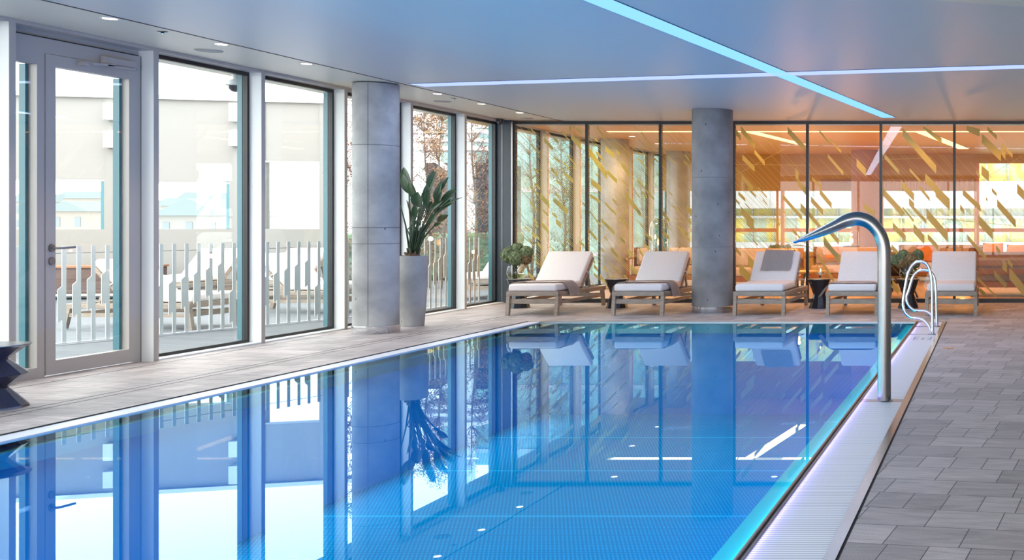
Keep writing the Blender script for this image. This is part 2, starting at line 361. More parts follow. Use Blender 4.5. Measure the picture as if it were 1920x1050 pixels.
q = MB()     # small depth marking printed on the grating
def seg_text(q, x, y, sx, sy, strokes):
    for (a0, b0, a1, b1) in strokes:
        q.bar((x + a0 * sx, y + b0 * sy, -.0035), (x + a1 * sx, y + b1 * sy, -.0035), .010, .002)
DIG = {'1': [(.5, 0, .5, 1)], '2': [(0, 1, 1, 1), (1, 1, 1, .5), (1, .5, 0, .5), (0, .5, 0, 0), (0, 0, 1, 0)], '5': [(1, 1, 0, 1), (0, 1, 0, .5), (0, .5, 1, .5), (1, .5, 1, 0), (1, 0, 0, 0)]}
for i, a_ in enumerate('-'): pass
seg_text(q, -.845, 10.72, .05, .26, [(0, 0, 1, 0), (0, 0, 0, 1), (0, 1, 1, 1), (0, .5, 1, .5)])
seg_text(q, -.775, 10.74, .05, .14, [(0, 0, 1, 0), (0, 1, 1, 1), (.5, 0, .5, 1)])
seg_text(q, -.705, 10.72, .04, .26, [(0, 0, 1, 0), (1, 0, 1, 1), (0, 1, 1, 1), (0, .5, 1, .5)])
o = q.build('printed_marking', 'mark', gr); o.location = (.775, -6, 0)

# ceiling, soffit
c = MB(); c.box(-6.60, XR, YF, YB, ZC, ZC + .12)
struct(c.build('ceiling', 'ceil'))
c = MB(); c.box(-8.15, -6.626, YF, YB + .1, ZC + .012, ZC + .14); struct(c.build('trim_8', 'soffit'))
c = MB(); c.box(-6.626, -6.610, YF, YB, ZC - .0015, ZC + .12); struct(c.build('trim_9', 'seal'))  # flush dark strip standing in for the shade of the ceiling gap
c = MB(); c.prism([(-.45, 6.93, ZC - .025), (.10, 7.12, ZC - .025), (4.5, 8.6, ZC - .025), (4.5, -2, ZC - .025), (-.45, -2, ZC - .025)][0:5], (0, 0, .024))
struct(c.build('trim_10', 'soffit'))
# light strips
def strip(a, b, w_, m, label, z=ZC, skew0=None, skew1=None, grp=None):
    a, b = Vector((*a, z)), Vector((*b, z)); d = (b - a).normalized(); s = Vector((d.y, -d.x, 0))
    e = empty('ceiling_light_strip', a); tag(e, label, 'ceiling light', grp)
    def quad(hw, ext, z0, z1, name, mm):
        A, B = a - d * ext, b + d * ext
        q = MB(); q.prism([A - s * hw + Vector((0, 0, z0)), B - s * hw + Vector((0, 0, z0)), B + s * hw + Vector((0, 0, z0)), A + s * hw + Vector((0, 0, z0))], (0, 0, z1 - z0))
        o = q.build(name, mm, e); o.location = -a; return o
    quad(w_ / 2 + .012, .012, -.003, .02, 'frame', 'black'); quad(w_ / 2, 0, -.006, -.002, 'diffuser', m)
    return e
strip((-4.10, -2.0), (-1.545, 15.0), .20, 'strip', 'wide blue glowing light strip running down the ceiling towards the glass wall')
strip((-6.50, 11.44), (2.6, 9.60), .22, 'strip2', 'thin pale blue light strip crossing the ceiling from side to side')
# downlights + vents in the soffit
def downlight(x, y, label, grp, z, r=.046, power=9, m='down'):
    e = empty('downlight', (x, y, z)); tag(e, label, 'ceiling light', grp)
    q = MB(); q.lathe([(r + .012, -.004), (r + .012, .002), (r, .002), (r, -.004)], n=24, cap=False); q.build('trim_ring', 'white', e)
    q = MB(); q.lathe([(.002, -.002), (r, -.002), (r, .001), (.002, .001)], n=24); q.build('lamp', m, e)
    return e
dl_places = ['nearest of the row, above the glazed door', 'second of the row from the camera', 'third of the row, above the second window',
             'fourth of the row, hidden behind the near concrete column', 'fifth of the row, just beyond the near concrete column', 'second last of the row over the left windows', 'last of the row, by the dark corner post']
for i, y in enumerate((7.75, 8.87, 9.97, 11.10, 12.32, 13.38, 14.46)):
    if i == 3: continue
    downlight(-6.755, y, 'glowing recessed soffit downlight, ' + dl_places[i], 'downlights in the side soffit', ZC + .012)
for i, (x, y, r, lb) in enumerate(((-7.12, 9.2, .10, 'flat round ceiling speaker grille in the soffit above the first window'), (-7.12, 13.1, .10, 'flat round ceiling speaker grille in the soffit beyond the near column'), (-7.0, 15.2, .10, 'pale round ceiling grille in the soffit nearest the glass wall'))):
    e = empty('ceiling_speaker', (x, y, ZC + .012)); tag(e, lb, 'speaker')
    q = MB(); q.lathe([(r, .002), (r * .98, -.007), (r * .6, -.009), (.001, -.009)], n=28, cap=False); q.build('grille', 'grill', e)
    q = MB(); q.lathe([(r + .008, -.004), (r + .008, .001), (r, .001), (r, -.004)], n=28, cap=False); q.build('rim', 'soffit', e)
for x, y, lb in ((-6.78, 8.27, 'tiny chrome sprinkler head in the soffit between the first two downlights'), (-6.78, 12.75, 'tiny chrome sprinkler head in the soffit beyond the near column')):
    e = empty('sprinkler', (x, y, ZC + .012)); tag(e, lb, 'sprinkler')
    q = MB(); q.lathe([(.038, -.004), (.038, 0), (.004, 0), (.004, -.004)], n=20, cap=False); q.build('plate', 'soffit', e)
    q = MB(); q.lathe([(.008, -.022), (.012, -.016), (.008, -.004)], n=12); q.build('nozzle', 'chrome', e)

# right and rear walls (out of frame)
c = MB(); c.box(XR, XR + .12, YF, YB, 0, ZC); struct(c.build('wall_right', 'wallgrey'))
c = MB(); c.box(XL, XR, YF - .12, YF, 0, .12); c.box(XL, XR, YF - .12, YF, 2.6, ZC)  # rear side opened between posts, added to bring daylight onto the lounger fronts
for k in range(9): c.box(XL + k * 1.52, XL + k * 1.52 + .07, YF - .12, YF, .12, 2.6)
struct(c.build('wall_rear', 'wallgrey'))

# ---------------------------------------------------------------- left window wall
HEAD, SILL = 2.735, .042
posts = [9.04 + 1.33 * k for k in range(-9, 11)]
tn = [11]
def trim(o):
    o.name = 'trim_%d' % tn[0]; tn[0] += 1; return struct(o)
for k, y in enumerate(posts):
    if y < YF or abs(y - 15.69) < .1: continue
    lounge = y > YB
    fm_ = 'tanfin' if lounge else 'white'
    q = MB(); q.box(XL - .02, XI, y, y + .052, 0, 2.775); o = trim(q.build('post', fm_))
    q = MB(); q.box(XI, XI + .004, y, y + .053, 0, 2.775); e = q.build('edge_cap', 'lpost' if lounge else 'beige', o)
# header and sill beams
q = MB(); q.box(XL - .03, XI, YF, 23.0, 2.772, 2.80); trim(q.build('header', 'beige'))
q = MB(); q.box(XL - .03, XI + .002, YF, 7.72, 0, .014); q.box(XL - .03, XI + .002, 9.05, 23.0, 0, .014); trim(q.build('sill', 'white'))
wn = 1
for y in posts:
    y0, y1 = y + .053, y + 1.33
    if y0 < YF or abs(y - 7.71) < .05: continue
    if abs(y - 14.36) < .1: y1 = 15.52
    if abs(y - 15.69) < .1: continue
    e = struct(empty('window_%d' % wn, (XL, (y0 + y1) / 2, 0))); wn += 1
    off = (-XL, -(y0 + y1) / 2, 0)
    q = MB(); q.box(XL - .03, XL + .02, y0, y1, .014, SILL); q.box(XL - .03, XL + .02, y0, y1, HEAD, 2.772)
    q.box(XL - .03, XL + .02, y0, y0 + .03, SILL, HEAD); q.box(XL - .03, XL + .02, y1 - .03, y1, SILL, HEAD)
    o = q.build('window_frame', 'black', e); o.location = off
    q = MB(); q.box(XL - .08, XL - .03, y1 - .035, y1 - .005, SILL, HEAD); q.box(XL - .08, XL - .03, y0 + .005, y0 + .03, SILL, HEAD)
    if y < 15: o = q.build('outer_reveal', 'reveal', e); o.location = off
    q = MB(); q.box(XL - .004, XL + .004, y0 + .03, y1 - .03, SILL, HEAD); o = q.build('window_pane', 'glass', e); o.location = off
# first lounge window straight after the corner
y0, y1 = 15.75, 17.02
e = struct(empty('window_%d' % wn, (XL, 16.4, 0))); wn += 1
q = MB(); q.box(XL - .03, XL + .02, y0, y1, .014, SILL); q.box(XL - .03, XL + .02, y0, y1, HEAD, 2.772); q.box(XL - .03, XL + .02, y1 - .03, y1, SILL, HEAD)
o = q.build('window_frame', 'black', e); o.location = (-XL, -16.4, 0)
q = MB(); q.box(XL - .004, XL + .004, y0, y1 - .03, SILL, HEAD); o = q.build('window_pane', 'glass', e); o.location = (-XL, -16.4, 0)

# door unit between posts at 7.71 and 9.04
d = struct(empty('door_1', (XL, 8.4, 0))); off = (-XL, -8.4, 0)
def dpart(q, name, m, **k):
    o = q.build(name, m, d, **k); o.location = off; return o
y0, y1 = 7.765, 9.035
q = MB(); q.box(XL - .04, XL + .03, y0, y1, 2.60, 2.72); q.box(XL - .04, XL + .03, y0, y0 + .05, 0, 2.6); q.box(XL - .04, XL + .03, y1 - .04, y1, 0, 2.6)
q.box(XL - .04, XL + .03, y0, 8.12, 0, .085); q.box(XL - .04, XL + .03, 8.055, 8.118, 0.085, 2.6); q.box(XL - .04, XL + .03, y0 + .05, 8.055, 2.50, 2.6)
dpart(q, 'door_frame', 'doorm')
q = MB(); q.box(XL - .04, XL + .01, y0, y1, 2.72, 2.772); dpart(q, 'head_filler', 'beige')
q = MB(); q.box(XL - .01, XL + .031, y0 + .05, y1 - .03, 2.718, 2.727); q.box(XL - .02, XL + .031, y1 - .001, y1 + .006, 0, 2.72); dpart(q, 'shadow_gap', 'seal')
L0, L1 = 8.124, 8.992
q = MB(); q.box(XL - .03, XL + .036, L0, L0 + .085, .012, 2.595); q.box(XL - .03, XL + .036, L1 - .085, L1, .012, 2.595)
q.box(XL - .03, XL + .036, L0 + .085, L1 - .085, .012, .125); q.box(XL - .03, XL + .036, L0 + .085, L1 - .085, 2.50, 2.595)
leaf = dpart(q, 'door_leaf', 'doorm')
q = MB(); q.box(XL - .003, XL + .005, L0 + .085, L1 - .085, .125, 2.50); dpart(q, 'door_pane', 'glass')
q = MB(); q.box(XL - .003, XL + .005, y0 + .05, 8.055, .085, 2.50); dpart(q, 'side_pane', 'glass')
q = MB(); q.box(XL - .085, XL - .03, L1 - .11, L1 - .085, .125, 2.5); q.box(XL - .09, XL - .04, 8.03, 8.055, .085, 2.5); dpart(q, 'outer_reveal', 'reveal')
q = MB(); xh = XL + .036
q.lathe([(.026, 0), (.026, .012), (.001, .012)], n=20, cap=False)
for v in q.bm.verts: v.co = Vector((xh + v.co.z, L0 + .045 + v.co.x, 1.035 + v.co.y * 1.25))
q.tube([(xh, L0 + .045, 1.035), (xh + .05, L0 + .045, 1.035), (xh + .062, L0 + .058, 1.035), (xh + .062, L0 + .19, 1.04)], .0105, 12)
dpart(q, 'door_handle', 'dsteel', smooth=True, angle=50)
q = MB(); q.lathe([(.026, 0), (.026, .012), (.001, .012)], n=20, cap=False)
for v in q.bm.verts: v.co = Vector((xh + v.co.z, L0 + .045 + v.co.x, .93 + v.co.y * 1.25))
dpart(q, 'key_rosette', 'dsteel', smooth=True, angle=50)
q = MB(); q.box(xh, xh + .045, 8.62, 8.93, 2.60, 2.655, .004)
q.bar((xh + .06, 8.70, 2.59), (xh + .06, 8.48, 2.565), .014, .02); q.box(xh, xh + .05, 8.40, 8.46, 2.545, 2.575, .003); q.bar((xh + .06, 8.9, 2.58), (xh + .06, 8.62, 2.575), .014, .018)
dpart(q, 'door_closer', 'doorm')
# corner post in dark cladding
q = MB(); q.box(XL - .03, -7.40, 15.53, 15.72, 0, 2.80); o = trim(q.build('corner', 'slate'))
q = MB(); q.box(-7.525, -7.518, 15.522, 15.53, 0, 2.78); q.box(-7.40, -7.37, 15.54, 15.7, 0, 2.78); q.build('corner_channel', 'dsteel', o)

# ---------------------------------------------------------------- glass wall
q = MB(); q.box(-7.40, XR, YB - .03, YB + .05, ZC - .042, ZC); o = trim(q.build('head_rail', 'black'))
q = MB(); q.box(-7.40, XR, YB - .02, YB + .04, ZC - .062, ZC - .05); q.build('head_bead', 'dsteel', o)
q = MB(); q.box(-7.37, XR, YB - .03, YB + .05, 0, .06); trim(q.build('foot_rail', 'black'))
mx_ = [-7.365] + [-6.248 + 1.1305 * k for k in range(0, 10)]
for x in mx_:
    q = MB(); q.box(x - .02, x + .02, YB - .03, YB + .04, .06, ZC - .042); trim(q.build('mullion', 'black'))
S = 1 / 4.118
film = []
def qz(ox, oy, sc, lst):
    for (a_, b_, c_, d_, h_) in lst: film.append((ox + a_ / sc, oy + b_ / sc, ox + c_ / sc, oy + d_ / sc, h_ / sc))
qz(1370, 225, 4.117, [(80,45,188,170,50),(40,70,80,120,45),(42,195,70,230,12),(183,225,263,318,35),(90,265,185,360,42),(85,420,172,515,40),(130,515,195,580,18),(213,515,280,588,14),(248,608,285,650,14),(60,555,113,605,25),(112,640,150,680,12),(30,595,70,640,20),(80,670,178,770,55),(122,770,185,830,35),(440,50,570,190,55),(685,75,758,165,20),(760,140,855,240,15),(500,370,525,400,80),(515,450,582,530,50),(628,435,703,510,30),(688,530,780,640,45),(400,570,550,740,35),(540,640,595,700,60),(600,700,700,820,40),(620,590,712,690,45),(385,670,420,710,14),(348,765,380,805,15),(170,915,208,960,15),(725,790,835,920,45),(720,920,850,1050,50),(475,840,575,935,20),(40,980,80,1030,30),(430,975,470,1020,15),(750,260,870,400,30),(972,295,1045,375,65),(1030,640,1110,700,50)])
qz(1640, 225, 4.118, [(375,24,518,140,45),(710,24,812,70,60),(870,50,944,120,32),(828,105,975,245,75),(985,180,1065,265,28),(975,200,1010,250,60),(215,60,475,350,65),(75,260,190,390,35),(825,350,882,400,75),(785,385,812,420,30),(1100,490,1153,545,75),(905,525,942,565,28),(858,595,872,610,20),(270,370,360,470,25),(345,500,425,600,30),(390,410,470,490,75),(470,500,580,610,90),(205,460,305,570,60),(60,520,215,690,60),(265,600,305,640,60),(215,665,300,770,20),(300,665,400,770,35),(400,680,565,870,75),(680,530,818,660,50),(660,650,690,690,40),(800,730,912,850,75),(945,610,1090,775,60),(300,800,383,890,70),(410,880,492,970,40),(140,790,240,890,50),(715,885,860,1050,35),(935,965,970,1005,38),(130,960,180,1010,40)])
qz(1760, 440, 6.5625, [(785,310,840,350,120),(850,290,910,360,60),(870,400,1050,620,140),(685,440,835,600,70),(480,520,730,770,45),(490,650,580,730,45)])
qz(1350, 380, 4.374, [(160,500,255,590,80),(230,430,310,520,80),(800,410,935,620,40),(850,270,970,430,60)])
qz(1600, 400, 4.375, [(320,540,370,600,70),(1040,610,1085,650,40),(1160,470,1250,580,30)])
qz(960, 225, 4.118, [(145,60,187,100,15),(245,135,315,205,30),(145,180,212,250,14),(165,360,205,400,22),(140,505,205,570,18),(220,560,290,640,45),(140,620,195,690,22),(225,780,285,850,35),(150,865,180,900,18),(200,950,235,985,20),(440,30,460,60,40),(455,95,530,180,50),(380,85,445,150,12),(325,130,360,165,20),(595,210,735,400,60),(650,240,705,300,20),(400,390,475,460,30),(425,265,500,355,12),(385,310,445,370,12),(300,365,350,410,25),(340,455,380,495,20),(330,600,430,690,45),(610,450,690,510,50),(605,570,680,620,25),(735,380,812,460,35),(722,200,790,260,38),(845,315,910,410,40),(850,460,900,510,14),(970,285,1040,370,12),(970,455,1070,570,18),(875,555,990,700,45),(715,630,805,720,20),(775,600,815,640,16),(830,740,890,800,25),(690,760,795,860,30),(600,700,665,780,15),(595,840,655,910,25),(340,760,380,800,40),(310,710,350,740,20),(835,900,873,940,20),(770,985,820,1040,25),(1000,80,1060,200,20),(1115,405,1160,450,10),(955,550,990,590,14),(1025,860,1080,910,28),(1165,700,1215,760,35),(1165,850,1215,900,30),(1205,270,1250,320,12),(1325,305,1370,345,25),(1335,255,1370,300,25),(1350,655,1400,710,45),(1310,825,1360,880,20),(980,780,1020,830,14),(985,990,1010,1030,25),(890,980,940,1040,30),(655,40,720,130,20),(470,30,540,90,20),(1350,745,1385,790,20)])
qz(930, 400, 4.923, [(1060,310,1150,420,30),(1145,200,1190,250,30),(990,480,1035,530,22),(440,390,510,450,28),(300,540,350,590,30),(960,560,1010,620,30),(1240,470,1340,560,35),(380,250,430,310,22),(1380,180,1420,230,20),(1680,100,1740,180,30),(1060,560,1100,600,20),(1180,560,1240,620,20)])
rnd = random.Random(11)
for _ in range(60):    # small flecks of film among the dense hatching left of the far column
    x = rnd.uniform(975, 1290); y = rnd.uniform(240, 545); l = rnd.uniform(4, 11)
    film.append((x, y, x + l, y + l * .98, rnd.uniform(2, 6)))
lines = []
x = 700.0
while x < 1300:        # close-set fine hatching on the left panes
    a_ = rnd.uniform(0, .25); b_ = rnd.uniform(.6, 1)
    lines.append((x + 330 * a_, 232 + 330 * a_, x + 330 * b_, 232 + 330 * b_, .0022)); x += rnd.uniform(3.2, 4.6)
x = 1080.0
while x < 2400:        # wider hatching on the right panes
    a_ = rnd.uniform(0, .4); b_ = rnd.uniform(.5, 1)
    lines.append((x + 330 * a_, 232 + 345 * a_, x + 330 * b_, 232 + 345 * b_, .0013)); x += rnd.uniform(6, 13)
for L_ in ((1376, 478, 1500, 338), (1376, 330, 1470, 280), (1690, 440, 1860, 330), (1520, 310, 1375, 308), (966, 322, 1100, 315), (1000, 350, 1070, 270), (1376, 434, 1512, 462), (1640, 300, 1745, 296), (1830, 250, 1880, 478), (1120, 410, 1290, 330), (1150, 398, 1290, 418), (1820, 350, 1920, 290), (985, 372, 1060, 378), (1660, 400, 1920, 425), (1560, 560, 1720, 455)):
    lines.append((*L_, .0016))
def clipx(p, q, x0, x1):     # clip the segment p-q to x0..x1
    if p[0] > q[0]: p, q = q, p
    if q[0] <= x0 or p[0] >= x1: return None
    f_ = lambda X: p[1] + (q[1] - p[1]) * (X - p[0]) / max(1e-6, q[0] - p[0])
    a_ = (x0, f_(x0)) if p[0] < x0 else p; b_ = (x1, f_(x1)) if q[0] > x1 else q
    return a_, b_
Zb, Zt = .062, ZC - .064
def W(x, y): v = P(x, y, YB); return v.x, v.z
for i in range(len(mx_)):
    x0 = mx_[i] + .02; x1 = (mx_[i + 1] if i + 1 < len(mx_) else XR) - .02
    if x1 <= x0: continue
    e = struct(empty('window_%d' % wn, ((x0 + x1) / 2, YB, 0))); wn += 1; off = (-(x0 + x1) / 2, -YB, 0)
    q = MB(); q.box(x0, x1, YB, YB + .01, .06, ZC - .05); o = q.build('window_pane', 'wallglass', e); o.location = off
    q = MB(); n = 0; yf0 = YB - .003
    for (a_, b_, c_, d_, h_) in film:
        p1 = W(a_, b_); p2 = W(c_, d_); hz = h_ * YB / FPX; r_ = clipx(p1, p2, x0, x1)
        if not r_: continue
        (ax, az), (bx, bz) = r_
        if bx - ax < .004: continue
        zs = [min(Zt, max(Zb, z)) for z in (az, bz, bz - hz, az - hz)]
        if abs(zs[0] - zs[3]) + abs(zs[1] - zs[2]) < .003: continue
        yf = yf0 - n * .00006
        q.prism([(ax, yf, zs[0]), (bx, yf, zs[1]), (bx, yf, zs[2]), (ax, yf, zs[3])], (0, .00005, 0)); n += 1
    for (a_, b_, c_, d_, t_) in lines:
        r_ = clipx(W(a_, b_), W(c_, d_), x0, x1)
        if not r_: continue
        (ax, az), (bx, bz) = r_
        if min(az, bz) < Zb or max(az, bz) > Zt:     # trim to the pane height
            if abs(az - bz) < 1e-4: continue
            fz = lambda Z: ax + (bx - ax) * (Z - az) / (bz - az)
            pts = [(ax, az), (bx, bz)]; out = []
            for (X, Z) in pts: out.append((X, Z) if Zb <= Z <= Zt else (fz(min(Zt, max(Zb, Z))), min(Zt, max(Zb, Z))))
            (ax, az), (bx, bz) = out
            if not (x0 - .01 <= ax <= x1 + .01 and x0 - .01 <= bx <= x1 + .01) or abs(bx - ax) < .01: continue
        if bx - ax < .01: continue
        yf = yf0 - n * .00006
        q.prism([(ax, yf, az + t_ * 1.4), (bx, yf, bz + t_ * 1.4), (bx, yf, bz - t_ * 2.0), (ax, yf, az - t_ * 2.0)], (0, .00005, 0)); n += 1
    if n: o = q.build('window_film', 'film', e); o.location = off
q = MB(); q.lathe([(.001, -.075), (.03, -.07), (.045, -.045), (.045, -.03)], n=16, cap=False); q.lathe([(.055, -.035), (.055, 0)], n=16)
o = q.build('security_camera', 'lens', smooth=True, angle=50); o.location = (-7.44, 15.3, ZC - .0); tag(o, 'small black dome camera under the soffit at the dark corner post', 'camera')

# ================================================================ COLUMNS
def column(x, y, r, label, seam, rings, m='conc', z1=ZC, base=True):
    e = empty('concrete_column', (x, y, 0)); tag(e, label, 'column')
    q = MB(); prof = [(r, .085)]
    for z in rings: prof += [(r, z - .004), (r - .003, z), (r, z + .004)]
    prof += [(r, z1)]
    q.lathe(prof, n=72); q.build('shaft', m, e, smooth=True, angle=30)
    for z in rings:
        q = MB(); q.lathe([(r + .0003, z - .004), (r + .0012, z), (r + .0003, z + .004)], n=72, cap=False); q.build('form_joint', 'seal2', e, smooth=True)
    if seam is not None:
        q = MB()
        for a_ in (seam, seam + 180):
            q.bar((math.cos(R(a_)) * (r + .0002), math.sin(R(a_)) * (r + .0002), .09), (math.cos(R(a_)) * (r + .0002), math.sin(R(a_)) * (r + .0002), z1), .004, .001, up=(math.cos(R(a_)), math.sin(R(a_)), 0))
        q.build('casting_seam', 'seal', e)
    if base:
        q = MB(); q.lathe([(r + .006, 0), (r + .008, .004), (r + .008, .08), (r + .002, .085), (.01, .085)], n=72); q.build('steel_collar', 'chrome', e, smooth=True, angle=30)
    return e
column(-6.96, 11.43, .231, 'round bare concrete column at the pool edge beside the tall potted plant', -78, (1.0, 1.18, 2.10))
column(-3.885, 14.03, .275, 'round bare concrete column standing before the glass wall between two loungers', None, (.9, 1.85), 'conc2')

# ================================================================ LOUNGERS
def rbox(q, x0, x1, y0, y1, z0, z1, r, puff=0):
    bm2 = bmesh.new(); bmesh.ops.create_cube(bm2, size=1)
    for v in bm2.verts: v.co = Vector((x0 + (v.co.x + .5) * (x1 - x0), y0 + (v.co.y + .5) * (y1 - y0), z0 + (v.co.z + .5) * (z1 - z0)))
    bmesh.ops.bevel(bm2, geom=list(bm2.edges), offset=r, segments=4, affect='EDGES', profile=.5)
    me = bpy.data.meshes.new('tmp'); bm2.to_mesh(me); bm2.free(); q.bm.from_mesh(me); bpy.data.meshes.remove(me)
LEG = 1.56
HING = Vector((0, .83, .345)); TILT = 43
def make_lounger():
    e = empty('sun_lounger')
    hw = .345
    q = MB()
    for s_ in (-1, 1):
        q.bar((s_ * (hw - .02), 0, .285), (s_ * (hw - .02), 1.66, .262), .04, .06, bev=.004)
    n_ = 8
    q.bar((-hw, .02, .288), (hw, .02, .288), .045, .06, bev=.004); q.bar((-hw, 1.62, .262), (hw, 1.62, .262), .045, .06, bev=.004)
    for k in range(7): q.bar((-hw + .03, .14 + .105 * k, .302), (hw - .03, .14 + .105 * k, .302), .06, .016)
    q.build('frame', 'wood', e)
    for s_ in (-1, 1):
        q = MB(); x = s_ * (hw - .022)
        q.prism([(x - .022, -.035, 0), (x - .022, .018, 0), (x - .022, .075, .27), (x - .022, .005, .27)], (.044, 0, 0)); q.build('leg', 'wood', e)
        q = MB(); q.prism([(x - .022, 1.60, 0), (x - .022, 1.655, 0), (x - .022, 1.60, .25), (x - .022, 1.53, .25)], (.044, 0, 0)); q.build('leg', 'wood', e)
    q = MB(); q.bar((-hw + .03, .03, .185), (hw - .03, .03, .185), .03, .065, bev=.003); q.build('stretcher', 'wood', e)
    q = MB(); q.bar((-hw + .03, 1.58, .165), (hw - .03, 1.58, .165), .03, .05); q.build('stretcher', 'wood', e)
    for s_ in (-1, 1): q = MB(); q.bar((s_ * (hw - .02), .06, .17), (s_ * (hw - .02), 1.58, .16), .025, .045); q.build('side_rail', 'wood', e)
    q = MB(); rbox(q, -.32, .32, .0, .84, .318, .415, .03)
    for v in q.bm.verts:
        k = (1 - abs(v.co.x / .33) ** 2); v.co.z += .008 * k if v.co.z > .37 else 0
    q.build('seat_cushion', 'cush', e, smooth=True)
    a_ = R(TILT); d_ = Vector((0, math.cos(a_), math.sin(a_))); nrm = Vector((0, -math.sin(a_), math.cos(a_)))
    q = MB(); rbox(q, -.32, .32, 0, .60, 0, .085, .028)
    for v in q.bm.verts: v.co = HING + d_ * (v.co.y + .01) + nrm * (v.co.z + .005) + Vector((v.co.x, 0, 0))
    q.build('back_cushion', 'cush', e, smooth=True)
    q = MB()
    for s_ in (-1, 1):
        A = HING + Vector((s_ * .312, 0, 0)) - nrm * .015 - d_ * .02; q.bar(A, A + d_ * .58, .03, .04, up=nrm)
    for k in range(4):
        A = HING + d_ * (.08 + .15 * k) - nrm * .015; q.bar(A - Vector((.3, 0, 0)), A + Vector((.3, 0, 0)), .05, .016, up=nrm)
    q.build('backrest_frame', 'wood', e)
    for s_ in (-1, 1):
        q = MB(); A = HING + d_ * .36 - nrm * .03 + Vector((s_ * .28, 0, 0)); q.bar(A, (s_ * .28, A.y + .12, .26), .024, .03); q.build('prop', 'wood', e)
        q = MB(); A = HING + d_ * .26 + nrm * .02; q.tube([A + Vector((s_ * .318, 0, 0)), A + Vector((s_ * .335, 0, -.01)), A + Vector((s_ * .335, .03, -.035))], .007, 6); q.build('cushion_tie', 'cush', e)
    return e
proto = make_lounger()
LY = 13.45
lab = ['leftmost, beside the flower vase, towel over its foot', 'second from left, just left of the far column',
       'middle one, grey towel hung over its backrest', 'partly hidden behind the steel water spout', 'rightmost, without any towel']
LX = [-6.117, -4.715, -3.105, -1.872, -.558]
for i, x in enumerate(LX):
    o = proto if i == 0 else copy_tree(proto)
    o.location = (x, LY, 0); tag(o, 'wooden sun lounger with pale cushions, ' + lab[i], 'sun lounger', 'sun loungers along the glass wall')

# towels
def drape(name, path, w_dir, w0, w1, th, label, m='towel', jit=.004, seed=1, skew=0, par=None, n_w=10):
    # path: polyline of the cloth's centre fold; swept along w_dir from w0 to w1
    rd = random.Random(seed); pts = []
    path = [Vector(p) for p in path]
    fine = []
    for i in range(len(path) - 1):
        k = max(1, int((path[i + 1] - path[i]).length / .02))
        for j in range(k): fine.append(path[i].lerp(path[i + 1], j / k))
    fine.append(path[-1]); wd = Vector(w_dir)
    for _ in range(2): fine = [fine[0]] + [(fine[i - 1] + fine[i] * 2 + fine[i + 1]) / 4 for i in range(1, len(fine) - 1)] + [fine[-1]]
    bm = bmesh.new(); rows = []
    for i, p in enumerate(fine):
        u = i / (len(fine) - 1); row = []
        for j in range(n_w + 1):
            v = j / n_w; ww = w0 + (w1 - w0) * v + skew * u
            off = Vector((noise.noise(Vector((p.x * 7 + seed, p.y * 7 + ww * 9, p.z * 7))), noise.noise(Vector((p.x * 7, ww * 9 + 5, p.z * 7 + seed))), noise.noise(Vector((p.z * 9, ww * 11, p.x * 6 + seed))) * .5 + .5)) * jit
            row.append(bm.verts.new(p + wd * ww + off))
        rows.append(row)
    for i in range(len(rows) - 1):
        for j in range(n_w): bm.faces.new((rows[i][j], rows[i][j + 1], rows[i + 1][j + 1], rows[i + 1][j]))
    bmesh.ops.solidify(bm, geom=list(bm.faces), thickness=-th)
    bmesh.ops.recalc_face_normals(bm, faces=bm.faces)
    me = bpy.data.meshes.new(name); bm.to_mesh(me); bm.free(); me.polygons.foreach_set('use_smooth', [True] * len(me.polygons)); me.materials.append(M[m])
    o = bpy.data.objects.new(name, me); COL.objects.link(o)
    tag(o, label, 'towel', 'grey towels on the loungers'); return o
zt = .432
for i, lb in ((0, 'grey towel draped across the foot of the leftmost lounger, hanging down its side'), (1, 'grey towel draped across the foot of the second lounger from the left')):
    x = LX[i]
    drape('towel', [(x - .365, LY + .03, .24), (x - .352, LY + .03, .37), (x - .30, LY + .06, zt), (x + .1, LY + .12, zt + .006), (x + .30, LY + .16, zt), (x + .350, LY + .19, .37), (x + .385, LY + .20, .24 - .02 * i)], (0, 1, 0), .02, .36, .012, lb, jit=.010, seed=3 + i, skew=.06)
x = LX[3]
drape('towel', [(x - .45, LY - .02, .24), (x - .36, LY + .0, .36), (x - .28, LY + .03, zt), (x, LY + .04, zt + .004), (x + .28, LY + .05, zt), (x + .352, LY + .05, .37), (x + .38, LY + .05, .19)], (0, 1, 0), .0, .26, .014, 'grey towel laid across the foot end of the lounger behind the steel spout', jit=.008, seed=9)
a_ = R(TILT); dd = Vector((0, math.cos(a_), math.sin(a_))); nn = Vector((0, -math.sin(a_), math.cos(a_)))
B0 = HING + Vector((LX[2], LY, 0))
drape('towel', [B0 + nn * .104 + dd * .19, B0 + nn * .108 + dd * .40, B0 + nn * .108 + dd * .585, B0 + nn * .09 + dd * .632, B0 + nn * .03 + dd * .645, B0 - nn * .035 + dd * .60, B0 - nn * .05 + dd * .42], (1, 0, 0), -.185, .235, .012, 'folded grey towel hanging over the backrest of the middle lounger', jit=.013, seed=15, n_w=30)

